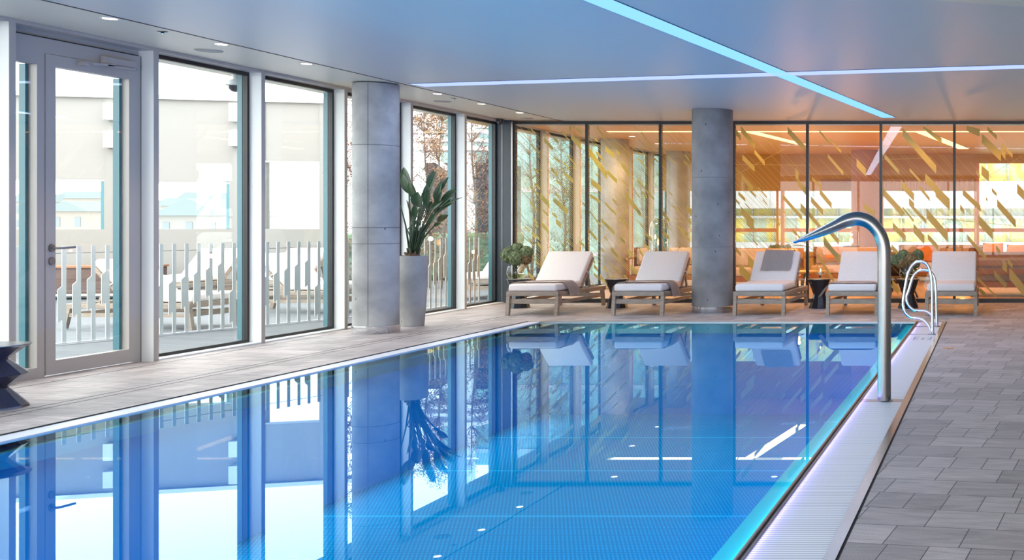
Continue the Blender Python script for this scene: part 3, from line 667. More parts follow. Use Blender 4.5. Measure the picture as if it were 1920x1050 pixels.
# ================================================================ SIDE TABLES
def hourglass(x, y, label, m='table', grp='black hourglass side tables between the loungers'):
    e = empty('side_table', (x, y, 0)); tag(e, label, 'side table', grp)
    q = MB(); q.lathe([(.165, .412), (.10, .235), (.088, .20), (.092, .185), (.155, 0)][::-1], n=10, phase=.3); q.build('pedestal', m, e)
    q = MB(); q.lathe([(.158, .408), (.168, .415), (.168, .422), (.01, .420)], n=40); q.build('table_top', 'dsteel' if m == 'table' else m, e)
    return e
hourglass(-6.86, 14.66, 'black hourglass side table under the flower vase by the dark corner post')
hourglass(-5.44, 14.66, 'black hourglass side table with a bare top, behind the second lounger')
hourglass(-2.505, 14.62, 'black hourglass side table carrying the candle glass')
hourglass(-1.225, 14.62, 'black hourglass side table behind the steel pool handrails')
e = empty('zigzag_table', (-6.72, 6.78, 0)); tag(e, 'dark zigzag pedestal side table cut by the left picture edge', 'side table')
q = MB(); q.lathe([(.205, 0), (.20, .012), (.095, .135), (.195, .222), (.198, .228), (.095, .325), (.195, .412)], n=14, phase=.1); q.build('pedestal', 'table2', e)
q = MB(); q.lathe([(.19, .408), (.212, .418), (.212, .424), (.01, .424)], n=40); q.build('table_top', 'steel', e)

# ================================================================ VASES AND FLOWERS, CANDLE
def vase(x, y, z, label, s=1):
    e = empty('glass_vase', (x, y, z)); tag(e, label, 'vase')
    prof = [(.078, .0), (.108, .012), (.125, .06), (.128, .10), (.115, .155), (.10, .18)]
    q = MB(); q.lathe([(r * s, h * s) for r, h in prof], n=32, cap=False); q.poly([(0 + .078 * s * math.cos(k * .3927), .078 * s * math.sin(k * .3927), 0) for k in range(16)]); q.build('bowl', 'cglass', e, smooth=True, angle=50)
    q = MB(); q.lathe([(.074 * s, .004), (.104 * s, .014 * s), (.120 * s, .05 * s), (.122 * s, .068 * s)], n=32); q.build('water', 'vwater', e, smooth=True, angle=50)
    return e
def bloom_mesh(q, c, r, seed, n=260):
    rd = random.Random(seed)
    for i in range(n):
        z = 1 - 2 * (i + .5) / n; a_ = i * 2.39996 + rd.uniform(-.2, .2); h = math.sqrt(max(0, 1 - z * z))
        nrm = Vector((h * math.cos(a_), h * math.sin(a_), z)).normalized()
        p = Vector(c) + nrm * r * rd.uniform(.86, 1.04)
        t1 = nrm.orthogonal().normalized(); t1.rotate(Matrix.Rotation(rd.uniform(0, 6), 3, nrm)); t2 = nrm.cross(t1)
        s = r * rd.uniform(.13, .22); k = nrm * s * rd.uniform(.2, .8)
        q.bm.faces.new([q.bm.verts.new(v) for v in (p - t1 * s * .2, p + t1 * s + t2 * s * .6 + k, p + t2 * s * 1.3 + k * .3, p - t1 * s + t2 * s * .6 + k)])
        q.bm.faces.new([q.bm.verts.new(v) for v in (p - t1 * s * .2, p + t1 * s - t2 * s * .6 + k, p - t2 * s * 1.2 + k * .3, p - t1 * s - t2 * s * .5 + k)])
    q.sphere(c, r * .86, 10, 8)
def bouquet(x, y, z, label, blooms, seed):
    e = empty('hydrangea_bouquet', (x, y, z)); tag(e, label, 'flowers')
    for i, (bx, bz, by, r, rust) in enumerate(blooms):
        q = MB(); bloom_mesh(q, (bx, by, bz), r, seed + i); q.build('bloom', 'bloomr' if rust else 'bloom', e)
        q = MB(); q.tube([(bx * .9, by * .9, bz - r * .7), (bx * .25, by * .3, .17), (-bx * .45, -by * .4, .02)], .0045, 6); q.build('stem', 'stem', e)
    return e
def blp(x, y, Y, cx): v = P(x, y, Y); return v.x - cx
vx = -6.90
vase(vx, 14.66, .424, 'round clear glass vase half filled with water, holding green blooms')
pz = .0076
bouquet(vx, 14.66, .424, 'big bunch of green hydrangea blooms in the round glass vase by the corner post',
        [((955 - 970) * pz, .34, .03, .108, 0), ((970 - 970) * pz, .42, .04, .09, 0), ((974 - 970) * pz, .30, -.05, .10, 0), ((990 - 970) * pz, .38, 0, .085, 0), ((988 - 970) * pz, .29, .0, .085, 1), ((966 - 970) * pz, .25, .05, .07, 0)], 20)
vase(-1.245, 14.62, .424, 'clear glass vase on the table behind the steel handrails', .85)
bouquet(-1.245, 14.62, .424, 'bunch of dark green and rusty hydrangea blooms behind the steel handrails',
        [(-.155, .27, 0, .085, 0), (-.05, .31, .03, .095, 0), (.06, .27, -.04, .10, 1), (.155, .33, .03, .085, 0), (.12, .22, .02, .07, 0), (-.07, .22, -.03, .07, 1)], 50)
e = empty('candle_lantern', (-2.49, 14.62, .424)); tag(e, 'clear glass hurricane lantern with a lit candle on the black side table', 'candle holder')
q = MB(); q.lathe([(.06, .055), (.065, .06), (.065, .22), (.067, .22)], n=28, cap=False); q.build('glass_shade', 'cglass', e, smooth=True)
q = MB(); q.lathe([(.045, 0), (.045, .006), (.008, .012), (.008, .045), (.055, .055), (.055, .058)], n=24); q.build('stem_foot', 'cglass', e, smooth=True, angle=40)
q = MB(); q.lathe([(.024, .058), (.024, .10), (.002, .10)], n=16); q.build('candle', 'wax', e, smooth=True, angle=40)
q = MB(); q.lathe([(.001, .10), (.008, .112), (.006, .128), (.001, .145)], n=10); q.build('flame', 'flame', e, smooth=True)

# ================================================================ POTTED PLANT
e = empty('potted_plant', (-6.945, 12.12, 0)); tag(e, 'tall bird of paradise plant in a tapering grey concrete pot beside the near column', 'plant')
q = MB(); q.lathe([(.122, 0), (.126, .01), (.150, .30), (.162, .55), (.166, .83), (.166, .84), (.150, .84), (.146, .79), (.01, .79)], n=56); q.build('pot', 'pot', e, smooth=True, angle=35)
q = MB(); q.sphere((0, 0, .81), .09, 14, 8, (1.05, 1, .8)); 
for k in range(9):
    a_ = k * .7; q.tube([(.05 * math.cos(a_), .05 * math.sin(a_), .80), (.085 * math.cos(a_), .08 * math.sin(a_), .90 + .03 * math.sin(k * 2))], [.022, .008], 6)
q.build('husk', 'husk', e, smooth=True)
def leafpts(x, y): v = P(x, y, 12.12); return v.x + 6.945, v.z
def make_leaf(bx, tipx, tipy, cx, cy, wid, dy=0.0, m='leaf', curl=.25):
    # petiole from the pot to the blade's start at pixel (cx, cy), the blade on to pixel (tipx, tipy)
    sx, sz = leafpts(cx, cy); tx, tz = leafpts(tipx, tipy)
    A = Vector((bx, dy * .2, .84)); B = Vector((sx, dy, sz)); T = Vector((tx, dy * 1.4, tz))
    wid *= 1.3; lf = MB(); n_ = 9; ax = T - B; Lg = ax.length; ax.normalize()
    fac = Vector((.25 * math.sin(bx * 90), -1, .1)); sd = ax.cross(fac).normalized(); up = sd.cross(ax)
    rows = []
    for i in range(n_ + 1):
        u = i / n_; wv = wid * (math.sin(math.pi * min(1, u * .93 + .07)) ** .75) * (1 - .25 * u)
        if i == n_: wv = .002
        c_ = B + ax * (Lg * u) + up * (curl * Lg * .18 * math.sin(u * 2.4)) + Vector((0, 0, -.03 * u * u))
        rows.append([lf.bm.verts.new(c_ + sd * wv * s_ + up * (abs(s_) * wv * .35)) for s_ in (-1, -.5, 0, .5, 1)])
    for i in range(n_):
        for k in range(4): lf.bm.faces.new((rows[i][k], rows[i][k + 1], rows[i + 1][k + 1], rows[i + 1][k]))
    o = lf.build('leaf', m, e, smooth=True)
    mid = A.lerp(B, .5) + Vector(((A.x - B.x) * .12, 0, .02))
    s_ = MB(); s_.tube([A, mid, B, B + ax * Lg * .5], [.013, .009, .006, .002], 7); s_.build('petiole', 'stem', o, smooth=True)
for L_ in ((-.03, 752, 308, 762, 357, .060, .05), (-.02, 745, 345, 752, 372, .045, -.05), (-.02, 766, 338, 776, 372, .030, .06), (-.01, 773, 336, 782, 376, .036, -.04),
           (.0, 794, 355, 790, 388, .060, -.08), (.01, 808, 313, 797, 350, .026, .05), (.015, 815, 316, 800, 358, .034, .02), (.02, 808, 340, 803, 378, .034, -.05),
           (.02, 822, 334, 813, 374, .024, .05), (.03, 828, 338, 816, 378, .032, .0), (.035, 836, 354, 822, 388, .026, -.05), (.03, 852, 351, 828, 376, .030, .04),
           (.04, 853, 361, 824, 388, .028, -.02), (.04, 846, 376, 820, 396, .022, .03), (.05, 872, 366, 832, 388, .010, -.04), (.03, 834, 398, 816, 416, .034, .06),
           (.02, 824, 414, 812, 424, .018, .02), (.0, 786, 392, 778, 384, .018, .1), (.01, 800, 372, 795, 398, .034, .08), (.03, 818, 378, 810, 402, .03, .08), (-.01, 788, 350, 784, 380, .02, .08),
           (.02, 838, 368, 815, 398, .026, .07), (-.03, 757, 330, 770, 368, .02, .09), (.0, 800, 330, 792, 366, .036, .09), (.02, 830, 326, 812, 364, .022, .10), (.03, 844, 346, 818, 384, .030, .09), (.01, 792, 378, 786, 408, .030, -.10), (.03, 842, 372, 818, 392, .024, -.09), (-.02, 756, 322, 768, 362, .050, .0), (.02, 816, 352, 806, 386, .036, -.09), (.02, 826, 392, 810, 420, .022, -.05)):
    make_leaf(*L_, m='leafdry' if L_[1] in (766, 834, 786) else 'leaf')
q = MB()
for k in range(12):
    rr = random.Random(k); q.tube([(rr.uniform(-.05, .05), rr.uniform(-.05, .05), .82), (rr.uniform(-.02, .10), rr.uniform(-.1, .1), 1.15), (rr.uniform(-.06, .26), rr.uniform(-.12, .12), rr.uniform(1.35, 1.5))], [.012, .008, .004], 6)
q.build('stalk', 'stem', e, smooth=True)

# ================================================================ WATER SPOUT AND HANDRAILS
def catmull(pts, k=6):
    out = []; n = len(pts)
    for i in range(n - 1):
        p0, p1, p2, p3 = (Vector(pts[max(i - 1, 0)]), Vector(pts[i]), Vector(pts[i + 1]), Vector(pts[min(i + 2, n - 1)]))
        for j in range(k):
            t_ = j / k; out.append(.5 * ((2 * p1) + (-p0 + p2) * t_ + (2 * p0 - 5 * p1 + 4 * p2 - p3) * t_ ** 2 + (-p0 + 3 * p1 - 3 * p2 + p3) * t_ ** 3))
    out.append(Vector(pts[-1])); return out
YS = 7.08
sp = empty('water_spout', (-.757, YS, 0)); tag(sp, 'tall brushed steel swan-neck water spout rising from the pool gutter', 'water spout')
pth = [(1658, 754), (1658, 640), (1658, 520), (1658, 482), (1656, 458), (1648, 436), (1632, 418), (1611, 410), (1588, 413.5), (1560, 426), (1528, 439.5), (1508, 447.5), (1491, 454)]
pts = [P(x, y, YS) - Vector((-.757, YS, 0)) for x, y in pth]
rad = [.047, .047, .047, .047, .047, .047, .048, .049, .047, .039, .029, .020, .009]
wid = [.047, .047, .047, .047, .047, .047, .047, .049, .055, .064, .072, .076, .078]
f1 = catmull(pts, 5); f2 = catmull([Vector((a_, b_, 0)) for a_, b_ in zip(rad, wid)], 5)
q = MB(); q.tube(f1, [(v.y, v.x) for v in f2], 28, flat=(0, 1, 0)); q.build('spout_tube', 'steel', sp, smooth=True, angle=50)
q = MB(); q.lathe([(.058, -.012), (.058, -.004), (.049, .002)], n=32); q.build('base_flange', 'dsteel', sp, smooth=True, angle=40)
q = MB(); q.box(-.165, .125, -.065, .065, -.05, -.006); q.build('base_plate', 'dsteel', sp)
def handrail(px, Y, label):
    bx = P(px[0][0], px[0][1], Y)
    h = empty('handrail', (bx.x, Y, 0)); tag(h, label, 'handrail', 'pair of steel handrails at the pool gutter')
    pts = [P(x, y, Y) - Vector((bx.x, Y, 0)) for x, y in px]; pts[0].z = -.01; pts[-1].z = -.01
    q = MB(); q.tube(catmull(pts, 7), .0175, 16); q.build('bent_tube', 'chrome', h, smooth=True, angle=60)
    q = MB(); q.lathe([(.03, -.006), (.03, .002), (.018, .006)], c=(0, 0, 0), n=20); q.lathe([(.03, -.006), (.03, .002), (.018, .006)], c=(pts[-1].x, 0, 0), n=20); q.build('base_flange', 'dsteel', h, smooth=True, angle=40)
handrail([(1752, 626), (1752, 608), (1748, 596), (1737, 600), (1727, 598)][:0] + [(1745, 627), (1744, 618), (1737, 605), (1724, 597), (1709, 595), (1698, 587), (1693.5, 572), (1695, 555), (1700, 525), (1704.5, 508), (1713, 495), (1726, 490), (1738, 496), (1745, 513), (1747.5, 540), (1748.5, 590), (1749, 627)], 11.23, 'curled polished steel handrail nearest the camera at the pool gutter')
handrail([(1754, 611), (1753, 603), (1746, 590), (1735, 583), (1722, 582), (1711, 580), (1702, 570), (1700, 557), (1704, 545), (1709, 528), (1715, 514), (1728, 506), (1742, 508), (1751, 519), (1754.5, 540), (1756, 580), (1757, 611)], 12.08, 'curled polished steel handrail further from the camera, behind the other one')
# small round floor drain plate
q = MB(); q.lathe([(.055, 0), (.055, .003), (.001, .003)], n=24, cap=False); o = q.build('floor_plate', 'steel'); o.location = (P(1778, 653, 9.98).x, 9.98, 0); tag(o, 'tiny round shiny metal plate set in the stone tiles right of the pool', 'floor plate')

# ================================================================ LOUNGE BEHIND THE GLASS
YE = 23.2
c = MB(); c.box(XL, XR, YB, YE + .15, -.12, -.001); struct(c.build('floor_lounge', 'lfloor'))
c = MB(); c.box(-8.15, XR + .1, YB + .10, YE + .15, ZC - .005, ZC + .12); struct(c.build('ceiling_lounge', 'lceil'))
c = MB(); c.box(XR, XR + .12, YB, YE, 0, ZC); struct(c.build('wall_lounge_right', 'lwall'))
# end wall with window openings
def xe(px): return P(px, 0, YE).x
def ze(py): return P(0, py, YE).z
c = MB()
xr_ = xe(1834)
c.box(XL, xr_, YE, YE + .14, ze(358), ZC); c.box(xr_, XR, YE, YE + .14, ze(306), ZC)
c.box(XL, XR, YE, YE + .14, 0, ze(472))
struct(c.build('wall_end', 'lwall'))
for px0, px1 in ((1290, 1456), (1470, 1650), (1656, 1827), (1836, 2000), (2004, 2230)):
    e = struct(empty('window_%d' % wn, ((xe(px0) + xe(px1)) / 2, YE + .07, 0))); wn += 1; cx = (xe(px0) + xe(px1)) / 2; off = (-cx, -YE - .07, 0)
    zt_ = ze(306) if px0 > 1830 else ze(358)
    x0, x1 = xe(px0), xe(px1)
    q = MB(); q.box(x0 - .07, x0, YE - .03, YE + .10, ze(472), zt_); q.box(x1, x1 + .03, YE - .03, YE + .10, ze(472), zt_); q.box(x0, x1, YE - .03, YE + .08, ze(435), ze(428)); o = q.build('window_frame', 'lpost', e); o.location = off
    q = MB(); q.box(x0, x1, YE + .05, YE + .06, ze(472), zt_); o = q.build('window_pane', 'glass', e); o.location = off
for a_, b_ in ((1540, 1600), (1655, 1826)):
    q = MB(); n_ = 60; x0, x1 = xe(a_), xe(b_)
    pts = []
    for k in range(n_ + 1): pts.append((x0 + (x1 - x0) * k / n_, YE - .03 + (.012 if k % 2 else -.012)))
    for k in range(n_): q.prism([(pts[k][0], pts[k][1], ze(358)), (pts[k + 1][0], pts[k + 1][1], ze(358)), (pts[k + 1][0], pts[k + 1][1], ze(336)), (pts[k][0], pts[k][1], ze(336))], (0, .01, 0))
    o = q.build('pleated_blind', 'curt'); tag(o, 'short pale pleated blind hanging high on the lounge end wall, ' + ('left of the round column' if a_ == 1540 else 'right of the round column'), 'blind', 'pleated blinds in the lounge')
def lcol(px, Y, r, label, m='conc'): column(P(px, 0, Y).x, Y, r, label, None, (1.3,), m, ZC - .005, False)
lcol(1153, 19.0, .25, 'concrete column in the lounge seen through the second pane of the glass wall')
lcol(1272, 22.3, .25, 'further concrete column in the lounge seen just left of the near round column')
lcol(1624, 22.0, .32, 'round rosy column at the far end of the lounge behind the steel spout', 'colw')
# warm strips
zl = ZC - .005
strip((P(1140, 0, 17.3).x, 17.3), (3.5, 17.3), .16, 'wstrip', 'long warm light strip crossing the lounge ceiling', zl)
strip((-4.15, 17.35), (-3.80, 20.2), .22, 'wstrip', 'warm slanting light strip on the lounge ceiling just right of the far column', zl)
strip((-1.25, 17.2), (-.62, 21.4), .22, 'wstrip', 'warm slanting light strip on the lounge ceiling at upper right', zl)
for i, (px, Y) in enumerate(((1152, 16.1), (1185, 18.3), (1452, 16.1), (1605, 16.1), (1757, 16.1), (1908, 16.1), (1233, 20.0))):
    downlight(P(px, 0, Y).x, Y, 'tiny lounge ceiling downlight, ' + ('leftmost of the front row', 'behind the leftmost one', 'right of the near round column', 'above the steel spout', 'above the slanting warm strip', 'at the right picture edge', 'deepest one, near the far column')[i], 'downlights in the lounge ceiling', zl, r=.05)
# lamps that light the lounge
LW = (1.0, .42, .11)
def lamp_below(a, b, w_, power, z):
    L_ = math.hypot(b[0] - a[0], b[1] - a[1]); area('lounge_strip_lamp', ((a[0] + b[0]) / 2, (a[1] + b[1]) / 2, z), (0, 0, math.atan2(b[1] - a[1], b[0] - a[0])), L_, w_, power, LW)
lamp_below((-3.6, 17.3), (3.5, 17.3), .15, 26, zl - .012)
area('lounge_strip_lamp', (-5.3, 17.3, zl - .012), (0, 0, 0), 2.4, .15, 10, (1, .72, .42))
lamp_below((-4.15, 17.35), (-3.80, 20.2), .2, 14, zl - .012)
lamp_below((-1.25, 17.2), (-.62, 21.4), .2, 18, zl - .012)
for px, Y, c_ in ((1152, 16.1, (1, .72, .42)), (1185, 18.3, (1, .72, .42)), (1452, 16.1, LW), (1605, 16.1, LW), (1757, 16.1, LW), (1908, 16.1, LW), (1233, 20.0, (1, .66, .34))):
    l = bpy.data.lights.new('lounge_downlight_lamp', 'SPOT'); l.energy = 70; l.color = c_; l.spot_size = R(150); l.spot_blend = .8; l.shadow_soft_size = .04
    o = bpy.data.objects.new('lounge_downlight_lamp', l); COL.objects.link(o); o.location = (P(px, 0, Y).x, Y, zl - .02)
for x, y, z in ((-5.6, 17.4, .95), (-2.52, 18.0, 1.0), (-3.57, 18.6, .95), (1.6, 18.5, .7), (-.6, 19.0, .6), (-4.2, 21.6, .6)):  # three at the lantern bulbs, the others added glow without a fixture
    point('lounge_glow_lamp', (x, y, z), 26, (1.0, .42, .14), .035)
# lanterns
def lantern(px, py0, py1, Y, label, w_=.09, glass_h=.30, sm='cglass', foot=None, bulb=True):
    base = P(px, py1, Y); top = P(px, py0, Y); zz = foot if foot is not None else 0
    e = empty('lantern', (base.x, Y, zz)); tag(e, label, 'lantern')
    H = top.z - zz
    q = MB()
    for sx in (-1, 1):
        for sy in (-1, 1): q.bar((sx * w_, sy * w_, 0), (sx * w_, sy * w_, H - glass_h * .5), .012, .012)
    for z_ in (.02, H - glass_h, (H - glass_h) * .5):
        for s_ in (-1, 1): q.bar((-w_, s_ * w_, z_), (w_, s_ * w_, z_), .012, .012); q.bar((s_ * w_, -w_, z_), (s_ * w_, w_, z_), .012, .012)
    q.build('stand', 'black', e)
    q = MB(); r_ = w_ * 1.25; z0 = H - glass_h
    q.lathe([(r_, z0), (r_, z0 + glass_h * .65), (r_ * .9, z0 + glass_h * .85), (r_ * .6, z0 + glass_h * .97), (.01, z0 + glass_h)], n=28, cap=False); q.build('glass_dome', sm, e, smooth=True)
    q = MB(); q.sphere((0, 0, z0 + glass_h * .30), .035, 12, 8, (1, 1, 1.5)); q.build('bulb', 'bulb', e, smooth=True)
    return e
lantern(1236, 410, 475, 17.4, 'large smoked glass dome lantern glowing behind the second lounger', .135, .58, 'smoked')
lantern(1596, 428, 480, 18.0, 'glass lantern with a glowing bulb on a black stand, behind the spout', .115, .32)
lantern(1497, 432, 475, 18.6, 'small glass lantern on a black stand behind the tip of the spout', .085, .28)
# furniture in the lounge
def sofa(x, y, rz, label, m='sofa', wood='teak', w_=1.5):
    e = empty('lounge_sofa', (x, y, 0), rz); tag(e, label, 'sofa')
    q = MB(); rbox(q, -w_ / 2, w_ / 2, -.36, .26, .24, .40, .04); q.build('seat_cushion', m, e, smooth=True)
    q = MB(); rbox(q, -w_ / 2, w_ / 2, .22, .38, .40, .74, .05); q.build('back_cushion', m, e, smooth=True)
    q = MB(); q.bar((-w_ / 2 - .06, -.40, .20), (w_ / 2 + .06, -.40, .20), .05, .09); q.bar((-w_ / 2 - .06, .42, .20), (w_ / 2 + .06, .42, .20), .05, .09)
    for s_ in (-1, 1): q.bar((s_ * (w_ / 2 + .05), -.40, .20), (s_ * (w_ / 2 + .05), .42, .20), .05, .09)
    for z_ in (.42, .56, .70): q.bar((-w_ / 2 - .06, .44, z_), (w_ / 2 + .06, .44, z_), .025, .09)
    q.build('frame', wood, e)
    for sx in (-1, 1):
        for sy in (-.40, .42):
            q = MB(); q.box(sx * (w_ / 2 + .05) - .025, sx * (w_ / 2 + .05) + .025, sy - .025, sy + .025, 0, .74 if sy > 0 else .55); q.build('leg', wood, e)
        q = MB(); q.bar((sx * (w_ / 2 + .05), -.42, .56), (sx * (w_ / 2 + .05), .44, .56), .07, .03); q.build('armrest', wood, e)
    return e
sofa(P(1900, 0, 17.0).x, 17.2, R(178), 'teak slatted sofa with orange-lit cushions at the right picture edge', w_=1.25)
sofa(P(1425, 0, 18.7).x, 18.7, R(0), 'beige sofa behind the middle lounger, right of the near round column', w_=1.3)
sofa(P(1590, 0, 19.6).x, 19.8, R(0), 'beige sofa behind the steel spout with slatted teak frame', w_=1.4)
sofa(P(1235, 0, 18.8).x, 19.3, R(10), 'low beige sofa left of the near round column beside the dome lantern', w_=1.2)
sofa(P(1765, 0, 20.5).x, 21.3, R(0), 'orange-lit sofa under the far window right of the rosy column', w_=1.8)
def pillow(px, py, Y, s, m, label, rz=0, tilt=12):
    v = P(px, py, Y); q = MB(); bm = q.bm; N = 8
    for side in (-1, 1):
        g_ = [[bm.verts.new(((i / N - .5) * s * 2, side * .10 * s * 2.2 * (max(0, 1 - (2 * i / N - 1) ** 2) * max(0, 1 - (2 * j / N - 1) ** 2)) ** .4, (j / N - .5) * s * 2 * (.92 + .08 * abs(2 * i / N - 1)))) for j in range(N + 1)] for i in range(N + 1)]
        for i in range(N):
            for j in range(N): bm.faces.new((g_[i][j], g_[i + 1][j], g_[i + 1][j + 1], g_[i][j + 1]))
    bmesh.ops.remove_doubles(bm, verts=bm.verts, dist=.0005)
    o = q.build('throw_pillow', m, smooth=True); o.location = v; o.rotation_euler = (R(-tilt), 0, R(rz)); tag(o, label, 'cushion', 'throw pillows on the lounge sofas'); return o
pillow(1399, 486, 19.1, .17, 'pillb', 'brown throw pillow on the sofa right of the near round column, leftmost there', 5)
pillow(1418, 489, 19.0, .16, 'pillb', 'brown throw pillow beside the leftmost one, half hidden by the middle lounger', -6)
pillow(1433, 486, 19.15, .17, 'pillk', 'black throw pillow on the sofa behind the towelled backrest')
pillow(1560, 474, 19.75, .13, 'pillo', 'orange throw pillow left of the steel spout')
pillow(1735, 476, 21.25, .19, 'pillo', 'orange throw pillow above the right flower bunch', 8)
pillow(1862, 474, 17.0, .17, 'pillo', 'orange throw pillow on the teak sofa, left one')
pillow(1905, 476, 16.95, .16, 'pillo', 'orange throw pillow on the teak sofa at the right picture edge', -10)
pillow(1790, 478, 21.2, .17, 'sofa', 'pale throw pillow behind the rightmost lounger backrest')
pillow(1212, 478, 18.9, .14, 'sofa', 'pale throw pillow just left of the dome lantern', 10)
pillow(1286, 478, 18.9, .15, 'sofa', 'pale throw pillow right of the dome lantern', -8)
# dark bowl of flowers on the window sill side, coffee tables
def coffee(px, Y, label, r=.32, h=.40):
    e = empty('coffee_table', (P(px, 0, Y).x, Y, 0)); tag(e, label, 'table')
    q = MB(); q.lathe([(r, h - .03), (r, h), (.01, h)], n=32); q.build('table_top', 'lwall', e)
    for k in range(3):
        a_ = k * 2.094 + .4; q = MB(); q.bar((r * .75 * math.cos(a_), r * .75 * math.sin(a_), 0), (r * .45 * math.cos(a_), r * .45 * math.sin(a_), h - .03), .025, .025); q.build('leg', 'black', e)
coffee(1520, 17.4, 'round low wooden coffee table behind the candle glass')
coffee(1680, 18.3, 'round low wooden coffee table behind the right flower bunch', .4)
e = empty('lounge_armchair', (P(1690, 0, 16.6).x - .05, 16.7, 0), R(25)); tag(e, 'black shell armchair behind the right black side table', 'armchair')
q = MB()
N = 14; rows = []
for i in range(N + 1):
    a_ = R(20 + 140 * i / N); rows.append([q.bm.verts.new((.30 * math.cos(a_) * (1 + .12 * j), .30 * math.sin(a_) * (1 + .12 * j), .30 + .13 * j * math.sin(a_))) for j in range(4)])
for i in range(N):
    for j in range(3): q.bm.faces.new((rows[i][j], rows[i + 1][j], rows[i + 1][j + 1], rows[i][j + 1]))
bmesh.ops.solidify(q.bm, geom=list(q.bm.faces), thickness=.02); q.build('shell', 'pillk', e, smooth=True)
q = MB(); rbox(q, -.26, .26, -.25, .26, .24, .34, .04); q.build('seat_cushion', 'pillk', e, smooth=True)
for sx in (-1, 1):
    for sy in (-1, 1):
        q = MB(); q.bar((sx * .24, sy * .24, 0), (sx * .16, sy * .16, .26), .025, .025); q.build('leg', 'black', e)
def planter(px, py, Y, label, seed, m='bloom'):
    v = P(px, py, Y); e = empty('flower_bowl', (v.x, Y, v.z)); tag(e, label, 'flowers')
    q = MB(); q.lathe([(.06, -.12), (.16, -.02), (.17, 0), (.01, 0)], n=24); q.build('bowl', 'pillk', e, smooth=True, angle=40)
    for k in range(4):
        q = MB(); bloom_mesh(q, (-.16 + .105 * k, 0, .04 + .02 * (k % 2)), .075, seed + k, 120); q.build('bloom', m, e)
planter(1462, 470, 20.5, 'dark bowl of green flowers on the lounge window side behind the middle lounger', 70)
planter(1838, 474, 20.5, 'bowl of dark purple flowers under the right lounge window', 80, 'pillb')
for px, py, lb in ((1462, 470, 'tall narrow plinth table carrying the dark green flower bowl'), (1838, 474, 'tall narrow plinth table carrying the dark purple flower bowl')):
    v = P(px, py, 20.5); e = empty('plinth_table', (v.x, 20.5, 0)); tag(e, lb, 'table')
    q = MB(); q.box(-.22, .22, -.18, .18, v.z - .15, v.z - .12); q.build('table_top', 'teak', e)
    for sx in (-1, 1):
        for sy in (-1, 1):
            q = MB(); q.box(sx * .19 - .02, sx * .19 + .02, sy * .15 - .02, sy * .15 + .02, 0, v.z - .15); q.build('leg', 'teak', e)

# ================================================================ OUTSIDE, LEFT: TERRACE
c = MB(); c.box(-26, XL - .03, -4, 24, -.20, -.01); struct(c.build('terrace_floor', 'deck'))
# security camera hanging outside from the eave
e = empty('outdoor_camera', (-7.98, 10.67, ZC + .012)); tag(e, 'white dome security camera hanging outside the first full window', 'camera')
q = MB(); q.lathe([(.03, 0), (.03, -.06), (.085, -.07), (.09, -.12), (.075, -.125)][::-1], n=24); q.build('housing', 'white', e, smooth=True, angle=40)
q = MB(); q.lathe([(.062, -.124), (.055, -.16), (.03, -.185), (.002, -.192)], n=24, cap=False); q.build('lens_dome', 'lens', e, smooth=True)
# railing
RA, RB = Vector((-10.35, 8.1, 0)), Vector((-7.95, 14.1, 0))
def railing(A, B, label, k0=0):
    rd_ = (B - A).normalized(); RL = (B - A).length
    rl = empty('terrace_railing', A, math.atan2(rd_.y, rd_.x)); tag(rl, label, 'railing')
    for k in range(int(RL / .125) + 1):
        s_ = k * .125; ph = ((k + k0) % 8) / 8; zt1 = .42 + .36 * ph; zb1 = .06 + .42 * ph
        q = MB(); q.prism([(s_, 0, .0), (s_ + .036, 0, 0), (s_ + .036, 0, 1.0), (s_, 0, 1.0), (s_, 0, zt1 + .035), (s_ - .036, 0, zt1), (s_ - .036, 0, zb1), (s_, 0, zb1 + .03)], (0, .008, 0))
        q.build('bar', 'rail', rl)
    q = MB(); q.bar((0, .012, .925), (RL, .012, .925), .006, .006); q.build('wire', 'dsteel', rl)
    q = MB(); q.bar((0, .012, .006), (RL, .012, .006), .04, .012); q.build('foot_rail', 'gutter', rl)
railing(RA, RB, 'low terrace railing of upright flat pale bars with stepped widths outside the windows')
railing(Vector((-8.05, 14.35, 0)), Vector((-7.98, 15.75, 0)), 'short further run of pale bar railing seen behind the potted plant', 3)
# screen wall
WA, WB = Vector((-16.46, 17.0, 0)), Vector((-11.94, 18.2, 0)); wd = (WB - WA).normalized(); wa = math.atan2(wd.y, wd.x)
sw = empty('terrace_screen_wall', WA, wa); tag(sw, 'high white terrace wall with long openings looking over the city', 'wall')
def ws(px):      # distance along the wall where the sight line through pixel px meets it
    k = (px - VX) / FPX; return (k * WA.y - WA.x) / (wd.x - k * wd.y)
def wz(px, py): s_ = ws(px); return EYE - (py - VY) * (WA.y + wd.y * s_) / FPX
ZO0, ZO1, ZTOP = wz(100, 430), wz(100, 337), wz(300, 186)
s1, s2, s3, s4, s5, s6 = ws(-60), ws(195), ws(228), ws(430), ws(497), ws(640)
q = MB(); q.box(s1 - 6, s6, 0, .2, 0, ZO0); q.build('parapet', 'render', sw)
q = MB(); q.box(s1 - 6, s6 + .3, -.05, .25, ZTOP, ZTOP + .07); q.build('coping', 'rail', sw)
for a_, b_ in ((s2, s3), (s4, s5), (s6 - .35, s6)):
    q = MB(); q.box(a_, b_, 0, .2, ZO0, ZTOP); q.build('pier', 'render', sw)
for a_, b_, zz in ((s1 - 6, s2 + .05, ZO1), (s3, s4 + .05, ZO1 - .03), (s5, s6 - .35, wz(550, 303))):
    q = MB(); q.box(a_, b_, .02, .04, zz, ZTOP); o = q.build('blind', 'blind', sw)
    q = MB(); q.box(a_, b_, .005, .05, zz - .02, zz + .01); q.build('blind_rail', 'dsteel', o)
